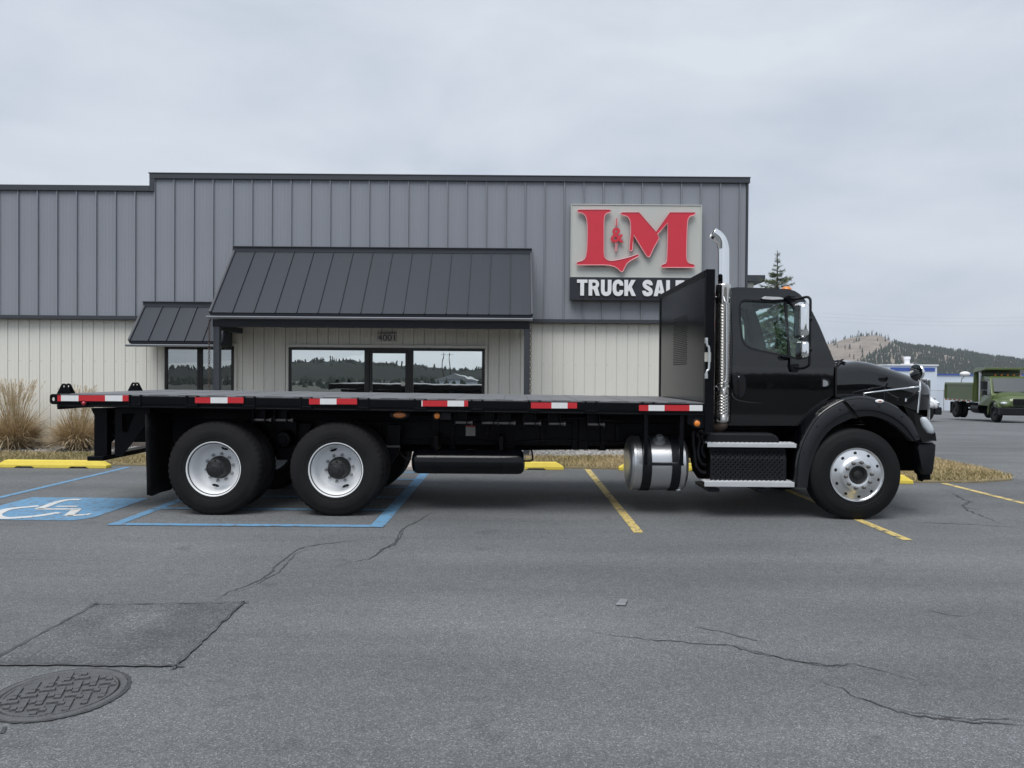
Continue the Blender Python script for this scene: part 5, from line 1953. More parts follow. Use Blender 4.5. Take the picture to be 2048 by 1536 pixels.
# beacon
q = at(1573, 578, 9.0)
mb = MB()
mb.lathe([(.070, -.03), (.070, .006), (.062, .008), (.058, .026), (.044, .046), (.02, .055), (.0005, .057)], (at(1573, 578, 8.85).x, 8.85, zpx(1573, 577) - .005), 'z', 24)
obj('roof_beacon', mb, MT['amber'], tk, smooth=True)

# ---- mirrors
def rounded(c, hx, hz, th, n=6, tilt=0.0, taper=0.0):
    """rounded slab in the X-Z plane"""
    pts = []
    for sx, sz, a0 in ((1, 1, 0), (-1, 1, 90), (-1, -1, 180), (1, -1, 270)):
        r_ = min(hx, hz) * .75
        for k in range(n + 1):
            t = R(a0 + 90 * k / n)
            pts.append((sx * (hx - r_) + r_ * math.cos(t), sz * (hz - r_) + r_ * math.sin(t)))
    return [Vector((c[0] + x * (1 - taper * z / hz), c[1], c[2] + z)) for x, z in pts]
YM = 8.16
for mir in (False, True):
    # arm
    arm = [(1583, 597, 8.44), (1596, 597.5, 8.34), (1613, 594, 8.20), (1619, 597, 8.17), (1621, 606, 8.16), (1620, 660, 8.16), (1619, 720, 8.16), (1616, 732, 8.18), (1602, 737, 8.30), (1590, 734, 8.42)]
    mb = MB()
    mb.tube(smooth_pts([at(*a_) for a_ in arm], 4), .0145, 10)
    if mir:
        mb.xf(mirY)
    mo = obj('mirror_arm', mb, MATTE, tk, smooth=True)
    for (u0, v0, u1, v1, nm) in ((1594.5, 603.5, 1615, 677, 'main_mirror'), (1597, 681, 1614.5, 718, 'convex_mirror')):
        a_, b_ = at(u0, v0, YM), at(u1, v1, YM)
        c = ((a_.x + b_.x) / 2, YM, (a_.z + b_.z) / 2)
        hx, hz = (b_.x - a_.x) / 2, (a_.z - b_.z) / 2
        loops = []
        # the chrome back bulges forward and outward; its glass faces the rear
        for k, (s_, dy) in enumerate(((1.0, .085), (1.0, .03), (.97, -.02), (.86, -.06), (.62, -.085), (.25, -.095))):
            loops.append(rounded((c[0], c[1] + dy, c[2]), hx * s_, hz * (1 - (1 - s_) * .6), 0))
        mb = MB()
        mb.loft(loops)
        gl = MB()
        zb2, zt2 = b_.z + .03, a_.z - .03
        gl.add([(a_.x - .004, YM + .085, zb2), (a_.x + .052, YM - .072, zb2), (a_.x + .058, YM - .072, zt2), (a_.x + .002, YM + .085, zt2)], [(0, 1, 2, 3)])
        if mir:
            mb.xf(mirY)
            gl.xf(mirY)
        h_ = obj(nm, mb, MT['chrome'], mo, smooth=True, ang=50)
        obj('mirror_glass', gl, MT['mirror'], mo)
        rim_ = MB()
        rim_.prism([(a_.x + .002, YM + .09, b_.z + .012), (a_.x + .056, YM - .075, b_.z + .012), (a_.x + .066, YM - .07, b_.z + .012), (a_.x + .016, YM + .09, b_.z + .012)], [], (0, 0, a_.z - b_.z - .024))
        if mir:
            rim_.xf(mirY)
        obj('mirror_rim', rim_, MATTE, mo, bevel=.008)
    mb = MB()
    for v in (638, 699):
        k_ = at(1617, v, YM)
        mb.ell((k_.x + .012, YM, k_.z), .034, .03, .028, 10, 6)
    if mir:
        mb.xf(mirY)
    obj('mirror_clamp', mb, MATTE, mo, smooth=True)
    for Yb, th_, px in ((8.43, .16, ((1578, 590), (1587, 590), (1595, 596), (1592, 603), (1584, 603))), (8.41, .06, ((1580, 728), (1598, 727), (1600, 738), (1596, 745), (1584, 744)))):
        mb = MB()
        mb.prism([at(u, v, Yb) for u, v in px], [], (0, th_, 0))
        if mir:
            mb.xf(mirY)
        obj('mirror_bracket', mb, MATTE, mo, bevel=.008)

# ---- hood
ST = [(1673, 722.5, 1.00), (1690, 720, .985), (1705, 720, .97), (1722, 722.5, .95), (1745, 728.5, .92), (1770, 736, .885), (1795, 744, .85), (1818, 752, .81), (1836, 760, .77), (1848, 768, .72), (1856, 777, .66), (1861, 788, .58)]
HT = [(u, v) for u, v, hw in ST]
loops = []
NS = 32
for i, (u, v, hw) in enumerate(ST):
    X_ = at(u, 790, YC - hw).x
    Y2 = YC - hw * .62
    u2 = 1024 + FPX * X_ / Y2
    z2 = at(u2, lerp_tab(HT, u2) if u2 > 1673 else 722.5 + (1673 - u2) * .02, Y2).z
    zb_ = 1.22
    zt_h2 = z2 + .012
    rad = min(.17, (zt_h2 - zb_) * .4)
    half = [(hw - .006, zb_), (hw - .005, zb_ + (zt_h2 - rad - zb_) * .35), (hw - .005, zb_ + (zt_h2 - rad - zb_) * .7), (hw - .006, zt_h2 - rad)]
    for k in range(1, 9):
        a_ = R(90 * k / 8)
        half.append((hw - .006 - rad * 1.35 * (1 - math.cos(a_)), zt_h2 - rad + rad * .86 * math.sin(a_)))
    yl_ = half[-1][0]
    for k in range(1, 5):
        half.append((yl_ * (1 - k / 4), zt_h2 - rad * .14 + rad * .14 * math.sin(R(90 * k / 4))))
    lp = [Vector((X_, YC - y, z)) for y, z in half] + [Vector((X_, YC + y, z)) for y, z in reversed(half[:-1])]
    loops.append(lp)
# straight front down to the grille
last = loops[-1]
loops.append([Vector((p.x + .02, YC + (p.y - YC) * .93, 1.22 + (p.z - 1.22) * .90)) for p in last])
mb = MB()
mb.loft(loops, closed=False)
n0 = len(loops[0])
front = loops[-1]
mb.add(front, [tuple(range(len(front)))])
hood = obj('hood', mb, BK, tk, smooth=True, ang=60)
# dark shut line between cab and hood
mb = MB()
mb.tube(smooth_pts([at(1686, 719, 8.75), at(1678, 723, 8.55), at(1673.5, 731, 8.47), at(1672, 750, 8.455), at(1672, 797, 8.455)], 4), .010, 8)
obj('shut_line', mb, MT['hole'], hood, smooth=True)
# wiper cowl dark slot on top
mb = MB()
mb.tube(smooth_pts([at(1668, 723, 8.66), at(1678, 722, 8.7), at(1690, 725.5, 8.62)], 4), .012, 8)
obj('cowl_grip', mb, MATTE, hood, smooth=True)
# grille
gx = loops[-1][0].x
mb = MB()
mb.box(gx - .02, gx + .035, YC - .50, YC + .50, .98, 1.60)
gr = obj('grille', mb, MT['chrome'], tk, bevel=.03, seg=3)
mb = MB()
mb.box(gx + .030, gx + .040, YC - .44, YC + .44, 1.03, 1.55)
obj('grille_mesh', mb, MT['hole'], gr)
for k in range(7):
    mb = MB()
    z = 1.07 + k * .072
    mb.box(gx + .034, gx + .05, YC - .45, YC + .45, z, z + .022)
    obj('grille_bar', mb, MT['chrome'], gr, bevel=.006)

# ---- front fender, flares and corner
YFL = 8.27
def curve(px, Y, n=5):
    return smooth_pts([at(u, v, Y) for u, v in px], n)
r_out = [(1594, 975), (1600, 912), (1615, 871), (1637, 837), (1660, 818), (1685, 804)]
r_in = [(1616, 977), (1621, 941), (1633, 904), (1648, 876), (1671, 853), (1709, 835)]
f_out = [(1692, 802), (1725, 798), (1759, 804), (1784, 813), (1804, 825), (1825, 847), (1840, 879)]
f_in = [(1719, 834), (1734, 832.5), (1750, 833), (1766, 837.5), (1782, 844.5), (1804, 860), (1826, 883)]
cw = at(1717, 950, YFL)
def flare(name, o_px, i_px, mir, par):
    o_, i_ = curve(o_px, YFL), curve(i_px, YFL)
    loops = []
    for a_, b_ in zip(o_, i_):
        m_ = a_.lerp(b_, .5)
        loops.append([a_ + Vector((0, .05, 0)), a_ + Vector((0, .006, 0)), a_.lerp(b_, .06), m_ + Vector((0, -.008, 0)), a_.lerp(b_, .62) + Vector((0, -.006, 0)), a_.lerp(b_, .66) + Vector((0, .012, 0)), b_ + Vector((0, .020, 0)), b_ + Vector((0, .10, 0)), b_.lerp(a_, .15) + Vector((0, .10, 0))])
    mb = MB()
    mb.loft(loops)
    if mir:
        mb.xf(mirY)
    return obj(name, mb, MT['flare'], par, smooth=True, ang=32)
def radial(p, d, Y):
    v_ = Vector((p.x - cw.x, 0, p.z - cw.z))
    v_ = v_.normalized() * (v_.length + d)
    return Vector((cw.x + v_.x, Y, cw.z + v_.z))
for mir in (False, True):
    mbs = []
    for o_px in (r_out, f_out):
        o_ = curve(o_px, YFL)
        secs = []
        for i, p in enumerate(o_):
            secs.append([radial(p, -.02, 8.30), radial(p, .004, 8.285), radial(p, .018, 8.292), radial(p, .034, 8.32), radial(p, .046, 8.37), radial(p, .050, 8.45), radial(p, .046, 8.56), radial(p, .030, 8.68), radial(p, .0, 8.80)])
        mbs.append(secs)
    # bridge the two arcs into one fender skin
    secs = mbs[0] + mbs[1]
    mb = MB()
    mb.loft(secs, closed=False)
    if mir:
        mb.xf(mirY)
    fd = obj('front_fender', mb, BK, tk, smooth=True, ang=70)
    s_ = fd.modifiers.new('thick', 'SOLIDIFY')
    s_.thickness = .008
    f1 = flare('rear_flare', r_out, r_in, mir, fd)
    f2 = flare('front_flare', f_out, f_in, mir, fd)
    mb = MB()
    g_ = [(1686, 803), (1693, 801.5), (1720, 834), (1708, 836)]
    mb.prism([at(u, v, YFL + .03) for u, v in g_], [], (0, .06, 0))
    if mir:
        mb.xf(mirY)
    obj('flare_gap', mb, MT['hole'], fd)
    # inner liner
    li = curve(r_in, YFL + .05) + curve(f_in, YFL + .05)
    secs = [[p, p + Vector((0, .4, 0)), p + Vector((0, .85, 0))] for p in li]
    mb = MB()
    mb.loft(secs, closed=False)
    if mir:
        mb.xf(mirY)
    obj('wheel_liner', mb, VOID, fd, smooth=True, ang=70)
    for u, v in ((1599, 963), (1607, 905), (1634, 853), (1680, 819), (1706, 811), (1758, 813), (1804, 833), (1835, 873)):
        p_ = at(u, v, YFL)
        mb = MB()
        mb.lathe([(.013, .004), (.011, -.010), (.006, -.012), (.0005, -.009)], p_, 'y', 12)
        if mir:
            mb.xf(mirY)
        obj('flare_bolt', mb, MT['hole'] if u > 1630 else MATTE, f1 if u < 1690 else f2)
    # corner under the headlamp
    cpx = [(1806, 812), (1826, 820), (1848, 836), (1860, 850), (1868, 867), (1870, 882), (1842, 884), (1836, 868), (1822, 845)]
    loops = []
    for Y, k in ((8.315, .0), (8.30, .012), (8.36, .0), (8.5, -.03), (8.75, -.02), (9.0, .03)):
        lp = [at(u, v, 8.31) for u, v in cpx]
        c_ = sum(lp, Vector()) / len(lp)
        sh_ = .96 if Y == 8.315 else 1
        loops.append([Vector((c_.x + (p.x - c_.x) * sh_ + (k if p.x > c_.x else 0), Y, c_.z + (p.z - c_.z) * sh_)) for p in lp])
    mb = MB()
    mb.loft(loops)
    if mir:
        mb.xf(mirY)
    obj('fender_corner', mb, BK, fd, smooth=True, ang=55)
    # headlamp
    hl = [(1843, 837), (1847, 834), (1852, 834.5), (1860, 845), (1866, 856), (1869, 866), (1864, 868), (1856, 865.5), (1848, 855), (1844, 845)]
    lp0 = [at(u, v, 8.285) for u, v in hl]
    c_ = sum(lp0, Vector()) / len(lp0)
    mb = MB()
    mb.loft([[p + Vector((0, .05, 0)) for p in lp0], lp0, [c_ + (p - c_) * .86 + Vector((.004, -.012, 0)) for p in lp0], [c_ + (p - c_) * .5 + Vector((.006, -.019, 0)) for p in lp0]])
    if mir:
        mb.xf(mirY)
    obj('headlamp', mb, MT['lens'], fd, smooth=True, ang=50)
    # oval marker on the fender crown
    p_ = at(1759, 802.5, 8.262)
    mb = MB()
    mb.ell(p_, .050, .014, .022, 20, 8)
    mb.ell(p_ + Vector((0, -.008, 0)), .022, .01, .010, 12, 6, 1)
    if mir:
        mb.xf(mirY)
    obj('fender_lamp', mb, [MT['white'], MT['amber_dark']], fd, smooth=True)

# ---- bumper
bpx = [(1835, 892), (1838, 887), (1866, 884.5), (1872, 889), (1871, 906), (1867, 940), (1864, 949), (1848, 950), (1843, 935)]
lp = [at(u, v, 8.36) for u, v in bpx]
c_ = sum(lp, Vector()) / len(lp)
loops = []
for Y, k, dx in ((8.335, .90, -.02), (8.345, .97, -.01), (8.38, 1.0, 0), (8.7, 1.0, .09), (9.1, 1.0, .15), (9.5, 1.0, .17)):
    loops.append([Vector((c_.x + (p.x - c_.x) * k + dx, Y, c_.z + (p.z - c_.z) * k)) for p in lp])
loops += [[mirY(p) for p in l] for l in reversed(loops[:-1])]
mb = MB()
mb.loft(loops)
bu = obj('bumper', mb, MATTE, tk, smooth=True, ang=50)
mb = MB()
mb.prism([at(u, v, 8.55) for u, v in ((1838, 935), (1862, 948), (1862, 960), (1848, 960), (1846, 964), (1842, 962), (1840, 950), (1834, 945))], [], (0, .08, 0))
obj('tow_hook', mb, VOID, bu, bevel=.01)
mb = MB()
a_, b_ = at(1795, 885, 8.75), at(1840, 945, 8.75)
mb.box(a_.x, b_.x + .05, 8.75, 10.25, b_.z + .02, a_.z + .18)
obj('front_crossbox', mb, VOID, tk)

# ---- hood mirror on its tripod
YH = 8.40
mc = at(1832.5, 745, YH)
nrm = Vector((-.96, -.28, -.02)).normalized()
up = Vector((0, 0, 1))
sx_ = nrm.cross(up).normalized()
up = sx_.cross(nrm)
def disc(prof, n=32):
    loops = []
    for r_, a_ in prof:
        loops.append([mc + nrm * a_ + sx_ * (r_ * math.cos(2 * math.pi * k / n)) + up * (r_ * math.sin(2 * math.pi * k / n)) for k in range(n)])
    return loops
for mir in (False, True):
    post = [at(1839, 764, YH + .03), at(1840, 775, YH), at(1838, 800, YH), at(1834, 832, YH)]
    mb = MB()
    mb.tube(smooth_pts(post, 4), .011, 10)
    m2 = MB()
    m2.tube([at(1727, 787, YH + .04), at(1760, 782.5, YH + .02), at(1837, 773.5, YH)], .010, 10)
    m2.tube([at(1727, 785, YH + .04), at(1727, 796, YH + .05)], .011, 8)
    m3 = MB()
    m3.tube([at(1812, 797, YH + .22), at(1822, 792, YH + .12), at(1838, 783, YH)], .008, 8)
    m3.tube([at(1812, 796, YH + .22), at(1811, 803, YH + .22)], .012, 8)
    m4 = MB()
    m4.loft(disc([(.093, .004), (.098, -.006), (.090, -.03), (.06, -.05), (.02, -.055)]))
    m5 = MB()
    m5.loft(disc([(.091, .006), (.06, .011), (.03, .0135), (.002, .014)]))
    m6 = MB()
    m6.tube([at(1826, 831, YH - .02), at(1836, 834, YH + .0)], .016, 8)
    if mir:
        for q in (mb, m2, m3, m4, m5, m6):
            q.xf(mirY)
    hm = obj('hood_mirror_arm', mb, MT['chrome'], tk, smooth=True)
    obj('brace', m2, MT['chrome'], hm, smooth=True)
    obj('brace', m3, MT['chrome'], hm, smooth=True)
    obj('mirror_shell', m4, MT['chrome'], hm, smooth=True)
    obj('mirror_glass', m5, MT['mirror'], hm, smooth=True)
    obj('arm_foot', m6, MT['chrome'], hm, smooth=True)

# ---- air and wiring lines along the frame
rnd = random.Random(61)
for k, (z0_, r_) in enumerate(((1.035, .009), (1.06, .007), (.80, .010))):
    mb = MB()
    pts = [(-3.2 + .35 * i, 9.045 - .012 * k, z0_ + .018 * math.sin(i * 1.7 + k) + rnd.uniform(-.006, .006)) for i in range(15)]
    mb.tube(smooth_pts(pts, 3), r_, 6)
    obj('air_line', mb, MATTE, tk, smooth=True)
for u, v, h in ((760, 868, .10), (905, 872, .14), (975, 862, .08), (1085, 868, .12), (1205, 872, .16), (1235, 866, .10)):
    p_ = at(u, v, 9.04)
    mb = MB()
    mb.box(p_.x - .025, p_.x + .025, 9.02, 9.069, p_.z - h, p_.z + h)
    mb.box(p_.x - .045, p_.x + .045, 9.045, 9.069, p_.z - h - .02, p_.z - h)
    obj('frame_bracket', mb, FRM, tk, bevel=.004)
# ================================================================ planting
def grass_clump(c, h, r, n, label, seed, plume_n):
    rnd = random.Random(seed)
    t = thing('ornamental_grass', label, 'ornamental grass', c, group='dry ornamental grasses along the wall')
    mb = MB()
    for i in range(n):
        a = rnd.uniform(0, 6.28)
        r0 = r * .22 * math.sqrt(rnd.random())
        out_ = rnd.random() ** .7
        L_ = h * rnd.uniform(.35, .8)
        p0 = Vector((c[0] + r0 * math.cos(a), c[1] + r0 * math.sin(a), c[2]))
        d = Vector((math.cos(a), math.sin(a), 0))
        up_ = rnd.uniform(.55, 1.0)
        pts = []
        droop = rnd.uniform(.1, 1.25) * out_
        kink = rnd.uniform(.4, .9) if rnd.random() < .35 else 2
        side = Vector((rnd.uniform(-1, 1), rnd.uniform(-1, 1), -rnd.uniform(.2, 1.2)))
        for k in range(6):
            s = k / 5
            pts.append(p0 + d * (r * out_ * (s ** 1.3) * 1.0) + Vector((0, 0, L_ * up_ * (s - droop * s * s * .75))) + Vector((rnd.uniform(-.02, .02), rnd.uniform(-.02, .02), 0)) + side * max(0, s - kink) * .45)
            pts[-1].z = max(pts[-1].z, c[2] + .01)
        sd = Vector((-d.y, d.x, 0)).lerp(Vector((rnd.uniform(-1, 1), rnd.uniform(-1, 1), 0)), .6).normalized()
        w0 = rnd.uniform(.005, .011)
        vs_ = []
        for k, p in enumerate(pts):
            w_ = w0 * (1 - .85 * k / 5)
            vs_ += [p - sd * w_, p + sd * w_]
        mb.add(vs_, [(2 * k, 2 * k + 1, 2 * k + 3, 2 * k + 2) for k in range(5)], rnd.choice((0, 0, 1, 1, 2, 3)))
    obj('blades', mb, [MT['plume'], MT['straw'], MT['plume_pale'], MT['dead_blade']], t, fix=False)
    mb = MB()
    for i in range(plume_n):
        a = rnd.uniform(0, 6.28)
        lean = rnd.uniform(0.02, .34)
        L_ = h * rnd.uniform(.72, 1.02)
        d = Vector((math.cos(a), math.sin(a), 0))
        p0 = Vector((c[0], c[1], c[2])) + d * rnd.uniform(0, r * .18)
        stem = [p0 + d * (lean * s * s * L_) + Vector((0, 0, L_ * (s - .10 * s * s * lean))) for s in (0, .25, .5, .75, 1)]
        sd = Vector((rnd.uniform(-1, 1), rnd.uniform(-1, 1), 0)).normalized()
        vs_ = []
        for k, p in enumerate(stem):
            vs_ += [p - sd * .0025, p + sd * .0025]
        mb.add(vs_, [(2 * k, 2 * k + 1, 2 * k + 3, 2 * k + 2) for k in range(4)], 0)
        tip, td = stem[-1], (stem[-1] - stem[-2]).normalized()
        for q in range(16):                                   # feathery seed head
            b_ = tip - td * rnd.uniform(0, .22) 
            dd = (td + Vector((rnd.uniform(-.5, .5), rnd.uniform(-.5, .5), rnd.uniform(-.3, .2)))).normalized()
            s2 = dd.orthogonal().normalized() * .0035
            e_ = b_ + dd * rnd.uniform(.03, .07)
            mb.add([b_ - s2, b_ + s2, e_], [(0, 1, 2)], 1)
    obj('plumes', mb, [MT['straw'], MT['plume_pale']], t, fix=False)
g1, g2 = gnd(22, 899, .03), gnd(158, 900, .03)
grass_clump((g1.x, 14.95, .03), 1.42, .66, 4200, 'tall dry ornamental grass with feathery plumes standing off from the truck tail', 31, 170)
grass_clump((g2.x, 14.85, .03), 1.30, .64, 4600, 'bushy dry ornamental grass behind the rear mount of the flatbed', 32, 120)

# ---- young spruce by the corner
def spruce(base, H, rb, label, seed):
    rnd = random.Random(seed)
    t = thing('spruce_tree', label, 'tree', base)
    B = Vector(base)
    mb = MB()
    mb.tube([B, B + Vector((.01, .01, H * .4)), B + Vector((.0, -.01, H * .75)), B + Vector((0, 0, H))], [.09, .06, .028, .008], 8)
    obj('trunk', mb, MT['bark'], t, smooth=True)
    br, nd = MB(), MB()
    z = .35
    def spray(p, d, L_, dens):
        n = max(3, int(L_ * dens))
        s1 = d.cross(Vector((0, 0, 1)))
        s1 = s1.normalized() if s1.length > .05 else Vector((1, 0, 0))
        u_ = s1.cross(d).normalized()
        for k in range(n):
            q = p + d * (L_ * (k + rnd.random()) / n)
            th = rnd.uniform(0, 6.28)
            dirn = (d * rnd.uniform(.5, 1.1) + (s1 * math.cos(th) + u_ * math.sin(th)) * 1.0).normalized()
            ln = rnd.uniform(.05, .10)
            sd = dirn.orthogonal().normalized() * .008
            nd.add([q - sd, q + sd, q + dirn * ln], [(0, 1, 2)])
    while z < H - .12:
        f = 1 - z / H
        nb = 6 if f > .25 else 5
        L_ = rb * (f ** .82) * rnd.uniform(.85, 1.1) + .05
        if H - z < .85:
            L_ = .06 + max(0, H - z - .28) * .42
        a0 = rnd.uniform(0, 6.28)
        for i in range(nb + (3 if f > .3 else 0)):
            a = a0 + 6.283 * i / nb + rnd.uniform(-.25, .25)
            d = Vector((math.cos(a), math.sin(a), 0))
            l = L_ * rnd.uniform(.75, 1.08)
            zz = z + rnd.uniform(-.06, .06)
            lift = .25 if f < .35 else .02
            pts = [B + Vector((0, 0, zz)) + d * (l * s) + Vector((0, 0, lift * l * s - (.55 if f > .2 else .12) * l * s * s + .12 * l * s ** 4)) for s in (0, .25, .5, .75, 1)]
            br.tube(pts, [.014 * f + .005, .010 * f + .004, .007 * f + .003, .005, .003], 4)
            for k in range(4):
                seg = pts[k + 1] - pts[k]
                spray(pts[k], seg.normalized(), seg.length, 170)
                if f > .12 and k > 0:
                    for sgn in (-1, 1):
                        sdv = (seg.normalized() * .7 + Vector((-d.y, d.x, 0)) * sgn * .8 + Vector((0, 0, -.35))).normalized()
                        ll = l * .34 * (1.1 - k * .2)
                        br.tube([pts[k], pts[k] + sdv * ll], [.004, .002], 3)
                        spray(pts[k], sdv, ll, 170)
        z += .17 if f > .3 else .13
    spray(B + Vector((0, 0, H - .14)), Vector((0, 0, 1)), .13, 60)
    obj('branches', br, MT['bark'], t, fix=False)
    obj('crown', nd, MT['needles'], t, fix=False)
sp = at(1555, 501, 21.5)
spz = gz(sp.x, 21.5)
spruce((sp.x, 21.5, spz), sp.z - spz, 2.0, 'young green spruce with a long bare leader beyond the cab', 41)

# ================================================================ far side of the lot
def simple_truck(name, label, loc, rz, paint, dump):
    """short conventional truck; x forward from the front axle, y to its left"""
    t = thing(name, label, 'truck', loc, rz)
    def part(nm, mb, m, par=None, **k):
        return obj(nm, mb, m, par or t, local=True, **k)
    mb = MB()
    for y in (-.43, .35):
        mb.box(-7.0 if dump else -6.2, .8, y, y + .08, .62, .90)
    part('chassis', mb, FRM)
    mb = MB()
    mb.box(.54, .88, -1.18, 1.18, .42, .84)
    bu_ = part('bumper', mb, MATTE, bevel=.06, seg=3)
    # cab: profile swept across with a slight tumblehome
    prof = [(-2.05, .85), (-.55, .85), (-.50, 1.45), (-.62, 1.62), (-1.0, 2.38), (-1.12, 2.50), (-1.9, 2.56), (-2.02, 2.50), (-2.06, 2.3)]
    loops = []
    for y, k in ((-1.06, 1), (-.98, 1), (.98, 1), (1.06, 1)):
        loops.append([(x, y * (1 - .12 * max(0, z - 1.5)), z - (.03 if abs(y) > 1 and z > 2.4 else 0)) for x, z in prof])
    mb = MB()
    mb.loft(loops)
    cab = part('cab', mb, paint, bevel=.03, seg=3)
    for s in (-1, 1):
        f_ = lambda z: s * (1.06 * (1 - .12 * max(0, z - 1.5)) + .006)
        mb = MB()
        o_ = [(-1.78, 1.62), (-.82, 1.58), (-1.10, 2.26), (-1.72, 2.30)]
        mb.add([(x, f_(z), z) for x, z in o_] + [(x, f_(z) - s * .01, z) for x, z in o_], [(0, 1, 2, 3), (7, 6, 5, 4), (0, 1, 5, 4), (1, 2, 6, 5), (2, 3, 7, 6), (3, 0, 4, 7)])
        part('side_window', mb, MT['truck_window'], cab)
        mb = MB()
        mb.box(-1.80, -1.66, s * 1.066 - .012, s * 1.066 + .012, 1.38, 1.44)
        part('door_handle', mb, MATTE, cab)
        mb = MB()
        mb.box(-.98, -.78, s * 1.28 - .13, s * 1.28 + .13, 1.75, 2.22)
        mb.box(-.96, -.80, s * 1.26 - .11, s * 1.26 + .11, 1.46, 1.72)
        mb.tube([(-.88, s * 1.0, 2.3), (-.88, s * 1.28, 2.28), (-.88, s * 1.28, 1.5), (-.88, s * 1.0, 1.45)], .02, 6)
        part('mirror', mb, MATTE, cab, bevel=.02)
    mb = MB()
    wsx = [(-.60, 1.66), (-1.02, 2.40)]
    nseg = 8
    vs_ = []
    for k in range(nseg + 1):
        y = -.93 + 1.86 * k / nseg
        b_ = .0
        vs_ += [(wsx[0][0] + .02 + b_, y * .98, wsx[0][1]), (wsx[1][0] + .02 + b_, y * .90, wsx[1][1])]
    mb.add(vs_, [(2 * k, 2 * k + 2, 2 * k + 3, 2 * k + 1) for k in range(nseg)])
    part('windshield', mb, MT['truck_window'], cab, smooth=True)
    mb = MB()
    mb.box(-.62, -.56, -.9, .9, 1.60, 1.64)
    part('wiper_cowl', mb, MATTE, cab)
    for k in range(5):
        mb = MB()
        mb.ell((-1.14, -.62 + .31 * k, 2.56), .06, .05, .03, 8, 5)
        part('roof_lamp', mb, MT['amber'], cab, smooth=True)
    # hood with fenders
    loops = []
    for x, zt, hw in ((-.55, 1.66, 1.02), (-.2, 1.60, .98), (.2, 1.52, .92), (.5, 1.43, .84), (.66, 1.34, .74), (.70, 1.25, .66)):
        lp = []
        for k in range(17):
            a = math.pi * k / 16
            c, s = math.cos(a), math.sin(a)
            lp.append((x, -hw * abs(c) ** .6 * (1 if c > 0 else -1), .9 + (zt - .9) * abs(s) ** .6))
        loops.append(lp)
    mb = MB()
    mb.loft(loops, closed=False)
    mb.add(loops[-1], [tuple(range(17))])
    hd_ = part('hood', mb, paint, smooth=True, ang=60)
    for s in (-1, 1):
        mb = MB()
        secs = []
        for k in range(13):
            a = R(24 + 164 * k / 12)
            c, s_ = math.cos(a), math.sin(a)
            ro = .70
            secs.append([(c * .58, s * 1.17, .52 + s_ * .58), (c * ro, s * 1.19, .52 + s_ * ro), (c * (ro + .05), s * 1.12, .52 + s_ * (ro + .05)), (c * (ro + .04), s * .75, .54 + s_ * (ro + .05))])
        mb.loft(secs, closed=False)
        fo = part('fender', mb, paint, hd_, smooth=True, ang=60)
        so = fo.modifiers.new('thick', 'SOLIDIFY')
        so.thickness = .02
        mb = MB()
        mb.ell((.26, s * .86, .98), .60, .345, .32, 20, 12)
        part('fender_nose', mb, paint, hd_, smooth=True)
        mb = MB()
        mb.ell((.70, s * .93, 1.06), .14, .20, .085, 14, 8)
        part('headlamp', mb, MT['lens'], hd_, smooth=True)
    mb = MB()
    mb.box(.66, .76, -.52, .52, .95, 1.30)
    g_ = part('grille', mb, MT['hole'], hd_, bevel=.02)
    for k in range(4):
        mb = MB()
        mb.box(.762, .775, -.50, .50, 1.0 + k * .07, 1.02 + k * .07)
        part('grille_bar', mb, MATTE, g_)
    # wheels
    ty_ = mesh_of('tyre', tyre(.50, .29, .28, 40, False), MT['rubber'], True, 30)
    mb = MB()
    mb.lathe([(.29, .03), (.28, .06), (.20, .10), (.12, .10), (.10, .02), (.0005, .01)], n=24)
    rm_ = mesh_of('wheel', mb, MT['hub_black'], True)
    for x, offs in ((0, (1.16,)), (-5.1, (1.20, .86))):
        for s in (-1, 1):
            for oy in offs:
                w_ = link('wheel', rm_, t, (x, s * oy, .50), True)
                w_.rotation_euler = (0, 0, 0 if s < 0 else math.pi)
                link('tyre', ty_, w_, local=True)
    mb = MB()
    mb.lathe([(.07, -1.0), (.07, 1.0)], (-5.1, 0, .5), 'y', 12)
    mb.lathe([(.06, -1.0), (.06, 1.0)], (0, 0, .45), 'y', 12)
    part('axles', mb, VOID)
    mb = MB()
    mb.lathe([(.0005, -3.0), (.28, -2.98), (.28, -2.0), (.0005, -1.98)], (0, -.88, .66), 'x', 20)
    part('fuel_tank', mb, FRM, smooth=True)
    if not dump:
        return t
    mb = MB()
    mb.tube(smooth_pts([(-2.22, -.95, .9), (-2.22, -.95, 1.8), (-2.22, -.95, 2.55), (-2.26, -.97, 2.76), (-2.42, -.98, 2.86)], 5), .075, 12)
    part('exhaust_stack', mb, MT['alu'], smooth=True)
    # dump body
    body = MB()
    body.box(-6.6, -2.45, -1.20, 1.20, 1.02, 1.14)
    db = part('dump_body', body, paint, bevel=.02)
    for s in (-1, 1):
        mb = MB()
        mb.box(-6.5, -2.50, s * 1.17 - .02, s * 1.17 + .02, 1.14, 1.98)
        sp_ = part('side_panel', mb, paint, db)
        mb = MB()
        mb.box(-6.56, -2.46, s * 1.19 - .05, s * 1.19 + .05, 1.981, 2.08)
        part('top_rail', mb, paint, db, bevel=.015)
        for x in (-6.52, -2.56):
            mb = MB()
            mb.box(x - .06, x + .06, s * 1.215 - .03, s * 1.215 + .03, 1.14, 1.98)
            part('side_post', mb, paint, db)
        mb = MB()
        for k in range(12):
            x = -6.5 + k * .335
            mb.box(x, x + (.16 if k % 2 else .16), s * 1.205 - .004, s * 1.205 + .004, 1.04, 1.11, k % 2)
        part('reflective_tape', mb, [MT['tape_red'], MT['tape_white']], db)
    mb = MB()
    mb.box(-2.50, -2.44, -1.2, 1.2, 1.14, 2.80)
    part('front_board', mb, paint, db)
    mb = MB()
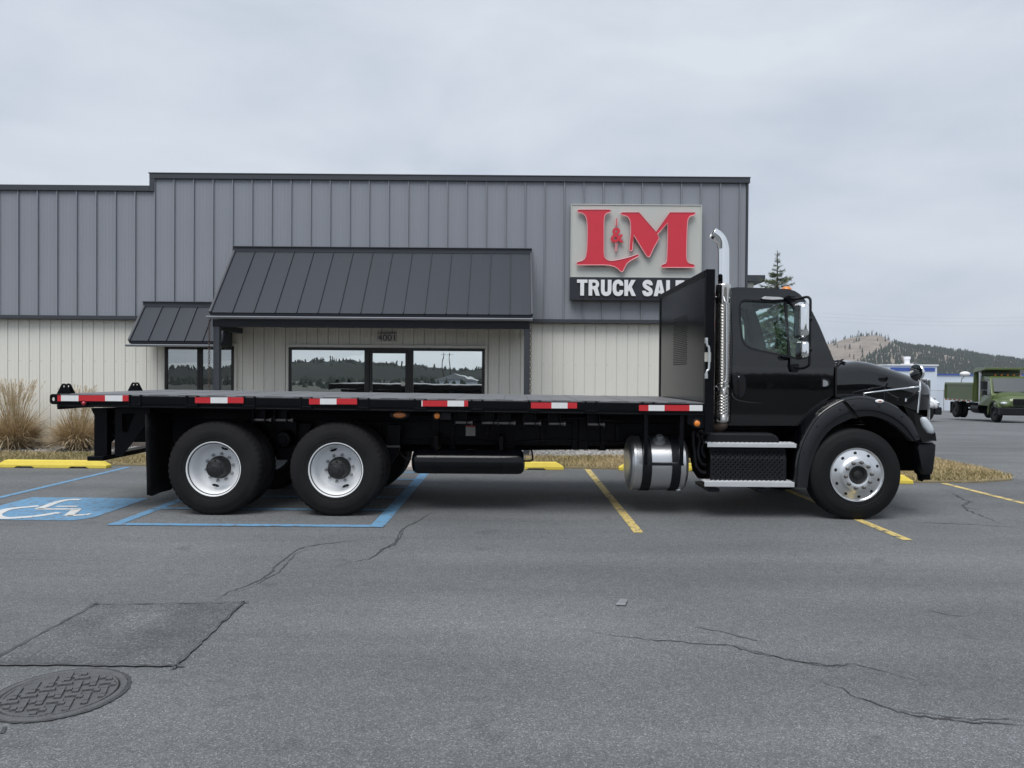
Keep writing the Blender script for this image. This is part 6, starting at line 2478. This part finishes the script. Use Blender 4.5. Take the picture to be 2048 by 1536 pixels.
    mb.prism([(-2.50, -1.2, 2.80), (-2.50, -1.2, 2.70), (-1.0, -1.2, 2.86), (-1.0, -1.2, 2.98), (-2.30, -1.2, 2.98)], [], (0, 2.4, 0))
    part('cab_shield', mb, paint, db, bevel=.02)
    mb = MB()
    mb.box(-6.64, -6.56, -1.2, 1.2, 1.12, 2.12)
    part('tailgate', mb, paint, db)
    mb = MB()
    mb.box(-5.75, -5.72, -1.2, -.62, .25, .95)
    mb.box(-5.75, -5.72, .62, 1.2, .25, .95)
    part('mud_flap', mb, MT['rubber'])
    return t
gx_, gy_ = 27.2, 39.8
simple_truck('dump_truck', 'olive green dump truck parked across the lot with low body raised cab shield', (gx_, gy_, gz(gx_, gy_)), math.atan2(-.98, -.18), MT['green'], True)
wx, wy = 22.75, 41.5
simple_truck('cab_chassis_truck', 'white truck showing only its fender and bumper beyond the black hood', (wx, wy, gz(wx, wy)), R(-12), MT['white_truck'], False)

# ---- white shed with blue bands
YSH = 82.0
sh0 = at(1700, 750, YSH)
pz = at(1960, 751, YSH).z
zg_ = gz(40, YSH) - .3
sd_ = thing('white_shed', 'long low white building with blue roof line behind the green dump truck', 'building', (55, YSH, zg_))
mb = MB()
mb.box(at(1780, 760, YSH).x, 92, YSH, YSH + 22, zg_, pz)
obj('wall', mb, MT['shed_white'], sd_)
mb = MB()
mb.box(at(1780, 760, YSH).x, 92.2, YSH - .12, YSH + 22, pz + .002, pz + .16)
obj('blue_trim', mb, MT['shed_blue'], sd_)
ta, tb = at(1775, 731, YSH - 2), at(1874, 751, YSH - 2)
mb = MB()
mb.box(ta.x, tb.x, YSH - 2, YSH + 12, zg_, ta.z)
tw = obj('taller_block', mb, MT['shed_white'], sd_)
mb = MB()
mb.box(ta.x + .3, tb.x - .25, YSH - 2.06, YSH - 2.003, at(1800, 742, YSH - 2).z, at(1800, 735, YSH - 2).z)
obj('blue_band', mb, MT['shed_blue'], tw)
mb = MB()
mb.box(ta.x - .1, tb.x + .1, YSH - 2.12, YSH + 12, ta.z + .002, ta.z + .14)
obj('parapet', mb, MT['white'], tw)
vp = at(1817, 722, YSH + 1)
mb = MB()
mb.box(vp.x - .45, vp.x + .45, YSH + .8, YSH + 1.8, ta.z + .14, vp.z - .3)
mb.lathe([(.28, vp.z - .32), (.28, vp.z + .2), (.36, vp.z + .22), (.36, vp.z + .5)], (vp.x, YSH + 1.3, 0), 'z', 12)
obj('roof_vent', mb, MT['white'], tw)
# lamp on a bent arm in front of the shed
lp_ = at(1930, 748, 62.0)
lt = thing('yard_lamp', 'white yard lamp on a bent arm against the white shed', 'lamp', (lp_.x - .3, 62.0, gz(lp_.x, 62)))
mb = MB()
mb.tube(smooth_pts([(lp_.x - .30, 62.0, gz(lp_.x, 62.0)), (lp_.x - .30, 62.0, lp_.z - .65), (lp_.x - .18, 62.0, lp_.z - .35), (lp_.x, 62.0, lp_.z - .1)], 5), .04, 8)
obj('arm', mb, MT['galv'], lt, smooth=True)
mb = MB()
mb.ell((lp_.x, 62.0, lp_.z), .42, .30, .22, 16, 8)
obj('lamp_head', mb, MT['lamp_white'], lt, smooth=True)
# chain link fence in front of the shed
fn = thing('mesh_fence', 'thin galvanised mesh fence before the white shed', 'fence', (35, 74, gz(35, 74)))
mb = MB()
fx0, fx1 = 36.0, 60.0
zf = gz(40, 74)
k = fx0
while k < fx1:
    mb2 = MB()
    mb2.tube([(k, 74, zf), (k, 74, zf + 2.2)], .035, 6)
    obj('post', mb2, MT['galv'], fn)
    k += 2.4
k = fx0
while k < fx1 - 2:
    a_ = Vector((k, 74, zf + .05))
    mb.tube([a_, a_ + Vector((2.0, 0, 2.0))], .008, 3, cap=False)
    mb.tube([a_ + Vector((2.0, 0, 0)), a_ + Vector((0, 0, 2.0))], .008, 3, cap=False)
    k += .22
mb.tube([(fx0, 74, zf + 2.1), (fx1, 74, zf + 2.1)], .025, 6)
o = obj('wire_mesh', mb, MT['galv'], fn, fix=False)

# ================================================================ hills
DH = 2400.0
RID = [(1500, 700), (1600, 697), (1645, 692), (1665, 688), (1690, 681), (1712, 676), (1735, 672), (1752, 672), (1768, 676), (1786, 686), (1800, 692), (1830, 697), (1870, 701), (1920, 708), (1980, 717), (2048, 726), (2150, 740), (2300, 752)]
rtab = [(at(u, v, DH).x, at(u, v, DH).z) for u, v in RID]
def hz(x, y):
    zr = lerp_tab(rtab, x * DH / y)
    s = sstep(1350, DH, y)
    b_ = sstep(DH + 700, DH, y)
    nz = 3.0 * math.sin(x * .021 + y * .013) + 2.0 * math.sin(x * .05 - y * .03)
    return -8 + (zr + 8) * (s if y < DH else b_) + nz * s * (1 - .8 * sstep(DH - 200, DH, y))
mb = MB()
nx_, ny_ = 90, 40
for j in range(ny_ + 1):
    y = 1250 + (DH + 700 - 1250) * j / ny_
    for i in range(nx_ + 1):
        x = 500 + 1900 * i / nx_
        mb.v.append((x, y, hz(x, y)))
for j in range(ny_):
    for i in range(nx_):
        b_ = j * (nx_ + 1) + i
        mb.f.append((b_, b_ + 1, b_ + nx_ + 2, b_ + nx_ + 1))
        mb.m.append(0)
struct('hill', mb, MT['hill'], smooth=True, ang=80)
def conifer(mb, x, y, z, h, r, rnd, layers=3, n=6):
    for l in range(layers):
        z0 = z + h * (.08 + .30 * l)
        z1 = z + h * min(1, .50 + .27 * l)
        rr = r * (1 - .28 * l)
        a0 = rnd.uniform(0, 6.28)
        vs_ = [(x, y, z1)]
        for k in range(n):
            a = a0 + 6.283 * k / n
            q = rr * rnd.uniform(.65, 1.15)
            vs_.append((x + q * math.cos(a), y + q * math.sin(a), z0 + rnd.uniform(-.05, .05) * h))
        mb.add(vs_, [(0, k + 1, (k + 1) % n + 1) for k in range(n)])
rnd = random.Random(77)
mb = MB()
cnt = 0
while cnt < 5200:
    y = rnd.uniform(1450, DH + 30)
    x = y * rnd.uniform(.38, .80)
    z = hz(x, y)
    u, v = proj(Vector((x, y, z)))
    if v > 790:
        continue
    bare = v < 738 - (u - 1690) * .52 and u < 1795
    if bare and rnd.random() > .035:
        continue
    if rnd.random() < .18 * (1 + math.sin(x * .02) * math.sin(y * .017)):
        continue
    h = rnd.uniform(9, 17)
    conifer(mb, x, y, z - .5, h, h * rnd.uniform(.20, .30), rnd)
    cnt += 1
tag(obj('forest', mb, MT['forest'], fix=False), 'dark conifer forest covering the far hillside', 'forest', kind='stuff')
# pines standing out on the bare top
mbp = MB()
conifer(mbp, 0, 0, 0, 15, 3.4, random.Random(5), 4, 7)
mbp.tube([(0, 0, -2), (0, 0, 14)], .25, 5)
pine = mesh_of('pine_tree', mbp, MT['forest'], fix=False)
for i in range(34):
    u = rnd.choice([rnd.uniform(1645, 1678), rnd.uniform(1690, 1725), rnd.uniform(1742, 1768)])
    y = DH + rnd.uniform(-12, 12)
    x = at(u, 690, y).x
    o = link('pine_tree', pine, None, (x, y, hz(x, y) - .5))
    s = rnd.uniform(.6, 1.15)
    o.scale = (s, s, s)
    o.rotation_euler = (0, 0, rnd.uniform(0, 6))
    tag(o, 'dark pine standing on the crest of the bare hilltop', 'tree', 'pines on the bare hilltop')
# pylons
def pylon_mesh(h):
    mb = MB()
    for sx in (-1, 1):
        for sy in (-1, 1):
            mb.tube([(sx * 2.6, sy * 2.6, 0), (sx * .7, sy * .7, h * .7), (sx * .3, sy * .3, h)], .22, 4)
    for k in range(6):
        z0, z1 = h * .7 * k / 6, h * .7 * (k + 1) / 6
        w0, w1 = 2.6 - 1.9 * k / 6, 2.6 - 1.9 * (k + 1) / 6
        for a, b in (((-w0, -w0, z0), (w1, -w1, z1)), ((w0, -w0, z0), (-w1, -w1, z1)), ((-w0, w0, z0), (w1, w1, z1)), ((-w0, -w0, z0), (-w1, w1, z1))):
            mb.tube([a, b], .14, 3)
    for zz, l in ((.72, 5.5), (.83, 4.6), (.94, 3.6)):
        mb.tube([(-l, 0, h * zz), (l, 0, h * zz)], .22, 4)
        mb.tube([(-l, 0, h * zz), (0, 0, h * (zz + .05)), (l, 0, h * zz)], .15, 3)
    return mesh_of('pylon', mb, MT['pylon'], fix=False)
pym = pylon_mesh(30)
for u, s, lab in ((1717, 1.0, 'tallest steel lattice pylon on the hill, left of the summit'), (1732, .75, None), (1744, .85, None), (1776, .80, None), (1793, .65, None), (1888, .75, 'lone lattice pylon above the wooded slope')):
    y = DH + 40
    x = at(u, 690, y).x
    o = link('pylon', pym, None, (x, y, hz(x, y) - 2))
    o.scale = (s, s, s)
    tag(o, lab or 'steel lattice pylon among those near the bare summit', 'pylon', 'pylons along the ridge')
for v in (627, 634, 642):
    mb = MB()
    a_, b_ = at(1600, v - 3, 420), at(2150, v + 6, 380)
    mb.tube([a_.lerp(b_, t / 16) + Vector((0, 0, -2.0 * math.sin(math.pi * t / 16))) for t in range(17)], .025, 4)
    tag(obj('power_line', mb, MT['pylon'], fix=False), 'thin power line strung across the pale sky', 'power line', 'power lines in the sky')

# ================================================================ behind the viewer (seen in glass and paint)
mb = MB()
for i in range(4200):
    d_ = 62 + 640 * rnd.random() ** 1.6
    x = rnd.uniform(-900, 900) if d_ > 300 else rnd.uniform(-320, 320)
    hh = 3.9 * rnd.uniform(.5, 1.0)  # added trees stay below the horizon, only darkening the reflection there
    conifer(mb, x, -d_, -2.6, hh, hh * .5, rnd, 3, 5)
tag(obj('forest', mb, MT['forest'], fix=False), 'low dark trees added behind the viewer to darken the mirrored ground', 'forest', kind='stuff')
def ridge_h(x):
    return 7.5 + 3.0 * math.sin(x * .006 + .6) + 9 * math.exp(-((x + 190) / 90) ** 2) + 1.2 * math.sin(x * .031)
mb = MB()
for i in range(121):
    x = -1200 + 20 * i
    mb.v += [(x, -560, -3), (x, -640, ridge_h(x) * .7), (x, -720, ridge_h(x)), (x, -900, -3)]
for i in range(120):
    for k in range(3):
        mb.f.append((i * 4 + k, i * 4 + k + 1, i * 4 + k + 5, i * 4 + k + 4))
        mb.m.append(0)
struct('wooded_ridge', mb, MT['ridge'], smooth=True, ang=80)
mb = MB()
for i in range(2600):
    x = rnd.uniform(-1000, 1000)
    t_ = rnd.random()
    hh = rnd.uniform(2.0, 5.0)
    conifer(mb, x, -640 - 80 * t_, ridge_h(x) * (.7 + .3 * t_) - .8, hh, hh * .42, rnd, 3, 5)
tag(obj('forest', mb, MT['forest'], fix=False), 'trees along the ridge across the road, mirrored in the glass', 'forest', kind='stuff')
wh = thing('warehouse', 'pale gabled warehouse mirrored in the store window beside the poles', 'building', (-13.5, -150, -2.6))
mb = MB()
mb.box(-19, -9, -162, -150, -2.6, .6)
obj('wall', mb, MT['shed_white'], wh)
mb = MB()
mb.prism([(-19.4, -149.6, .601), (-8.6, -149.6, .601), (-14, -149.6, 1.9)], [], (0, -12.8, 0))
obj('roof', mb, MT['galv'], wh)
mb = MB()
for i in range(61):
    x = -3000 + 100 * i
    hgt = 42 + 62 * math.exp(-((x + 250) / 420) ** 2) + 40 * math.exp(-((x - 900) / 500) ** 2) + 8 * math.sin(x * .011)
    mb.v += [(x, -2300, -5), (x, -2700, hgt), (x, -3200, -5)]
for i in range(60):
    for k in range(2):
        mb.f.append((i * 3 + k, i * 3 + k + 1, i * 3 + k + 4, i * 3 + k + 3))
        mb.m.append(0)
struct('mountain', mb, MT['mountain'], smooth=True, ang=80)
for x in (-24.6, -21.8):
    mb = MB()
    mb.tube([(x, -228, -2.6), (x, -228, 9.5)], [.22, .15], 8)
    mb.tube([(x - 1.2, -228, 8.7), (x + 1.2, -228, 8.7)], .07, 6)
    tag(obj('utility_pole', mb, MT['wood']), 'bare utility pole mirrored in the store window', 'utility pole', 'utility poles across the road')

# ================================================================ air
mb = MB()
mb.box(-3600, 3600, -3400, 3400, -14, 260)
hz_m = bpy.data.materials.new('haze')
hz_m.use_nodes = True
t_ = hz_m.node_tree
t_.nodes.remove(t_.nodes['Principled BSDF'])
pv_ = t_.nodes.new('ShaderNodeVolumePrincipled')
pv_.inputs['Color'].default_value = (0.86, 0.91, 0.97, 1)
pv_.inputs['Density'].default_value = 0.00008
pv_.inputs['Anisotropy'].default_value = 0.1
t_.links.new(pv_.outputs[0], t_.nodes['Material Output'].inputs['Volume'])
tag(obj('haze', mb, hz_m), 'thin grey haze over the far hills', 'haze', kind='stuff')
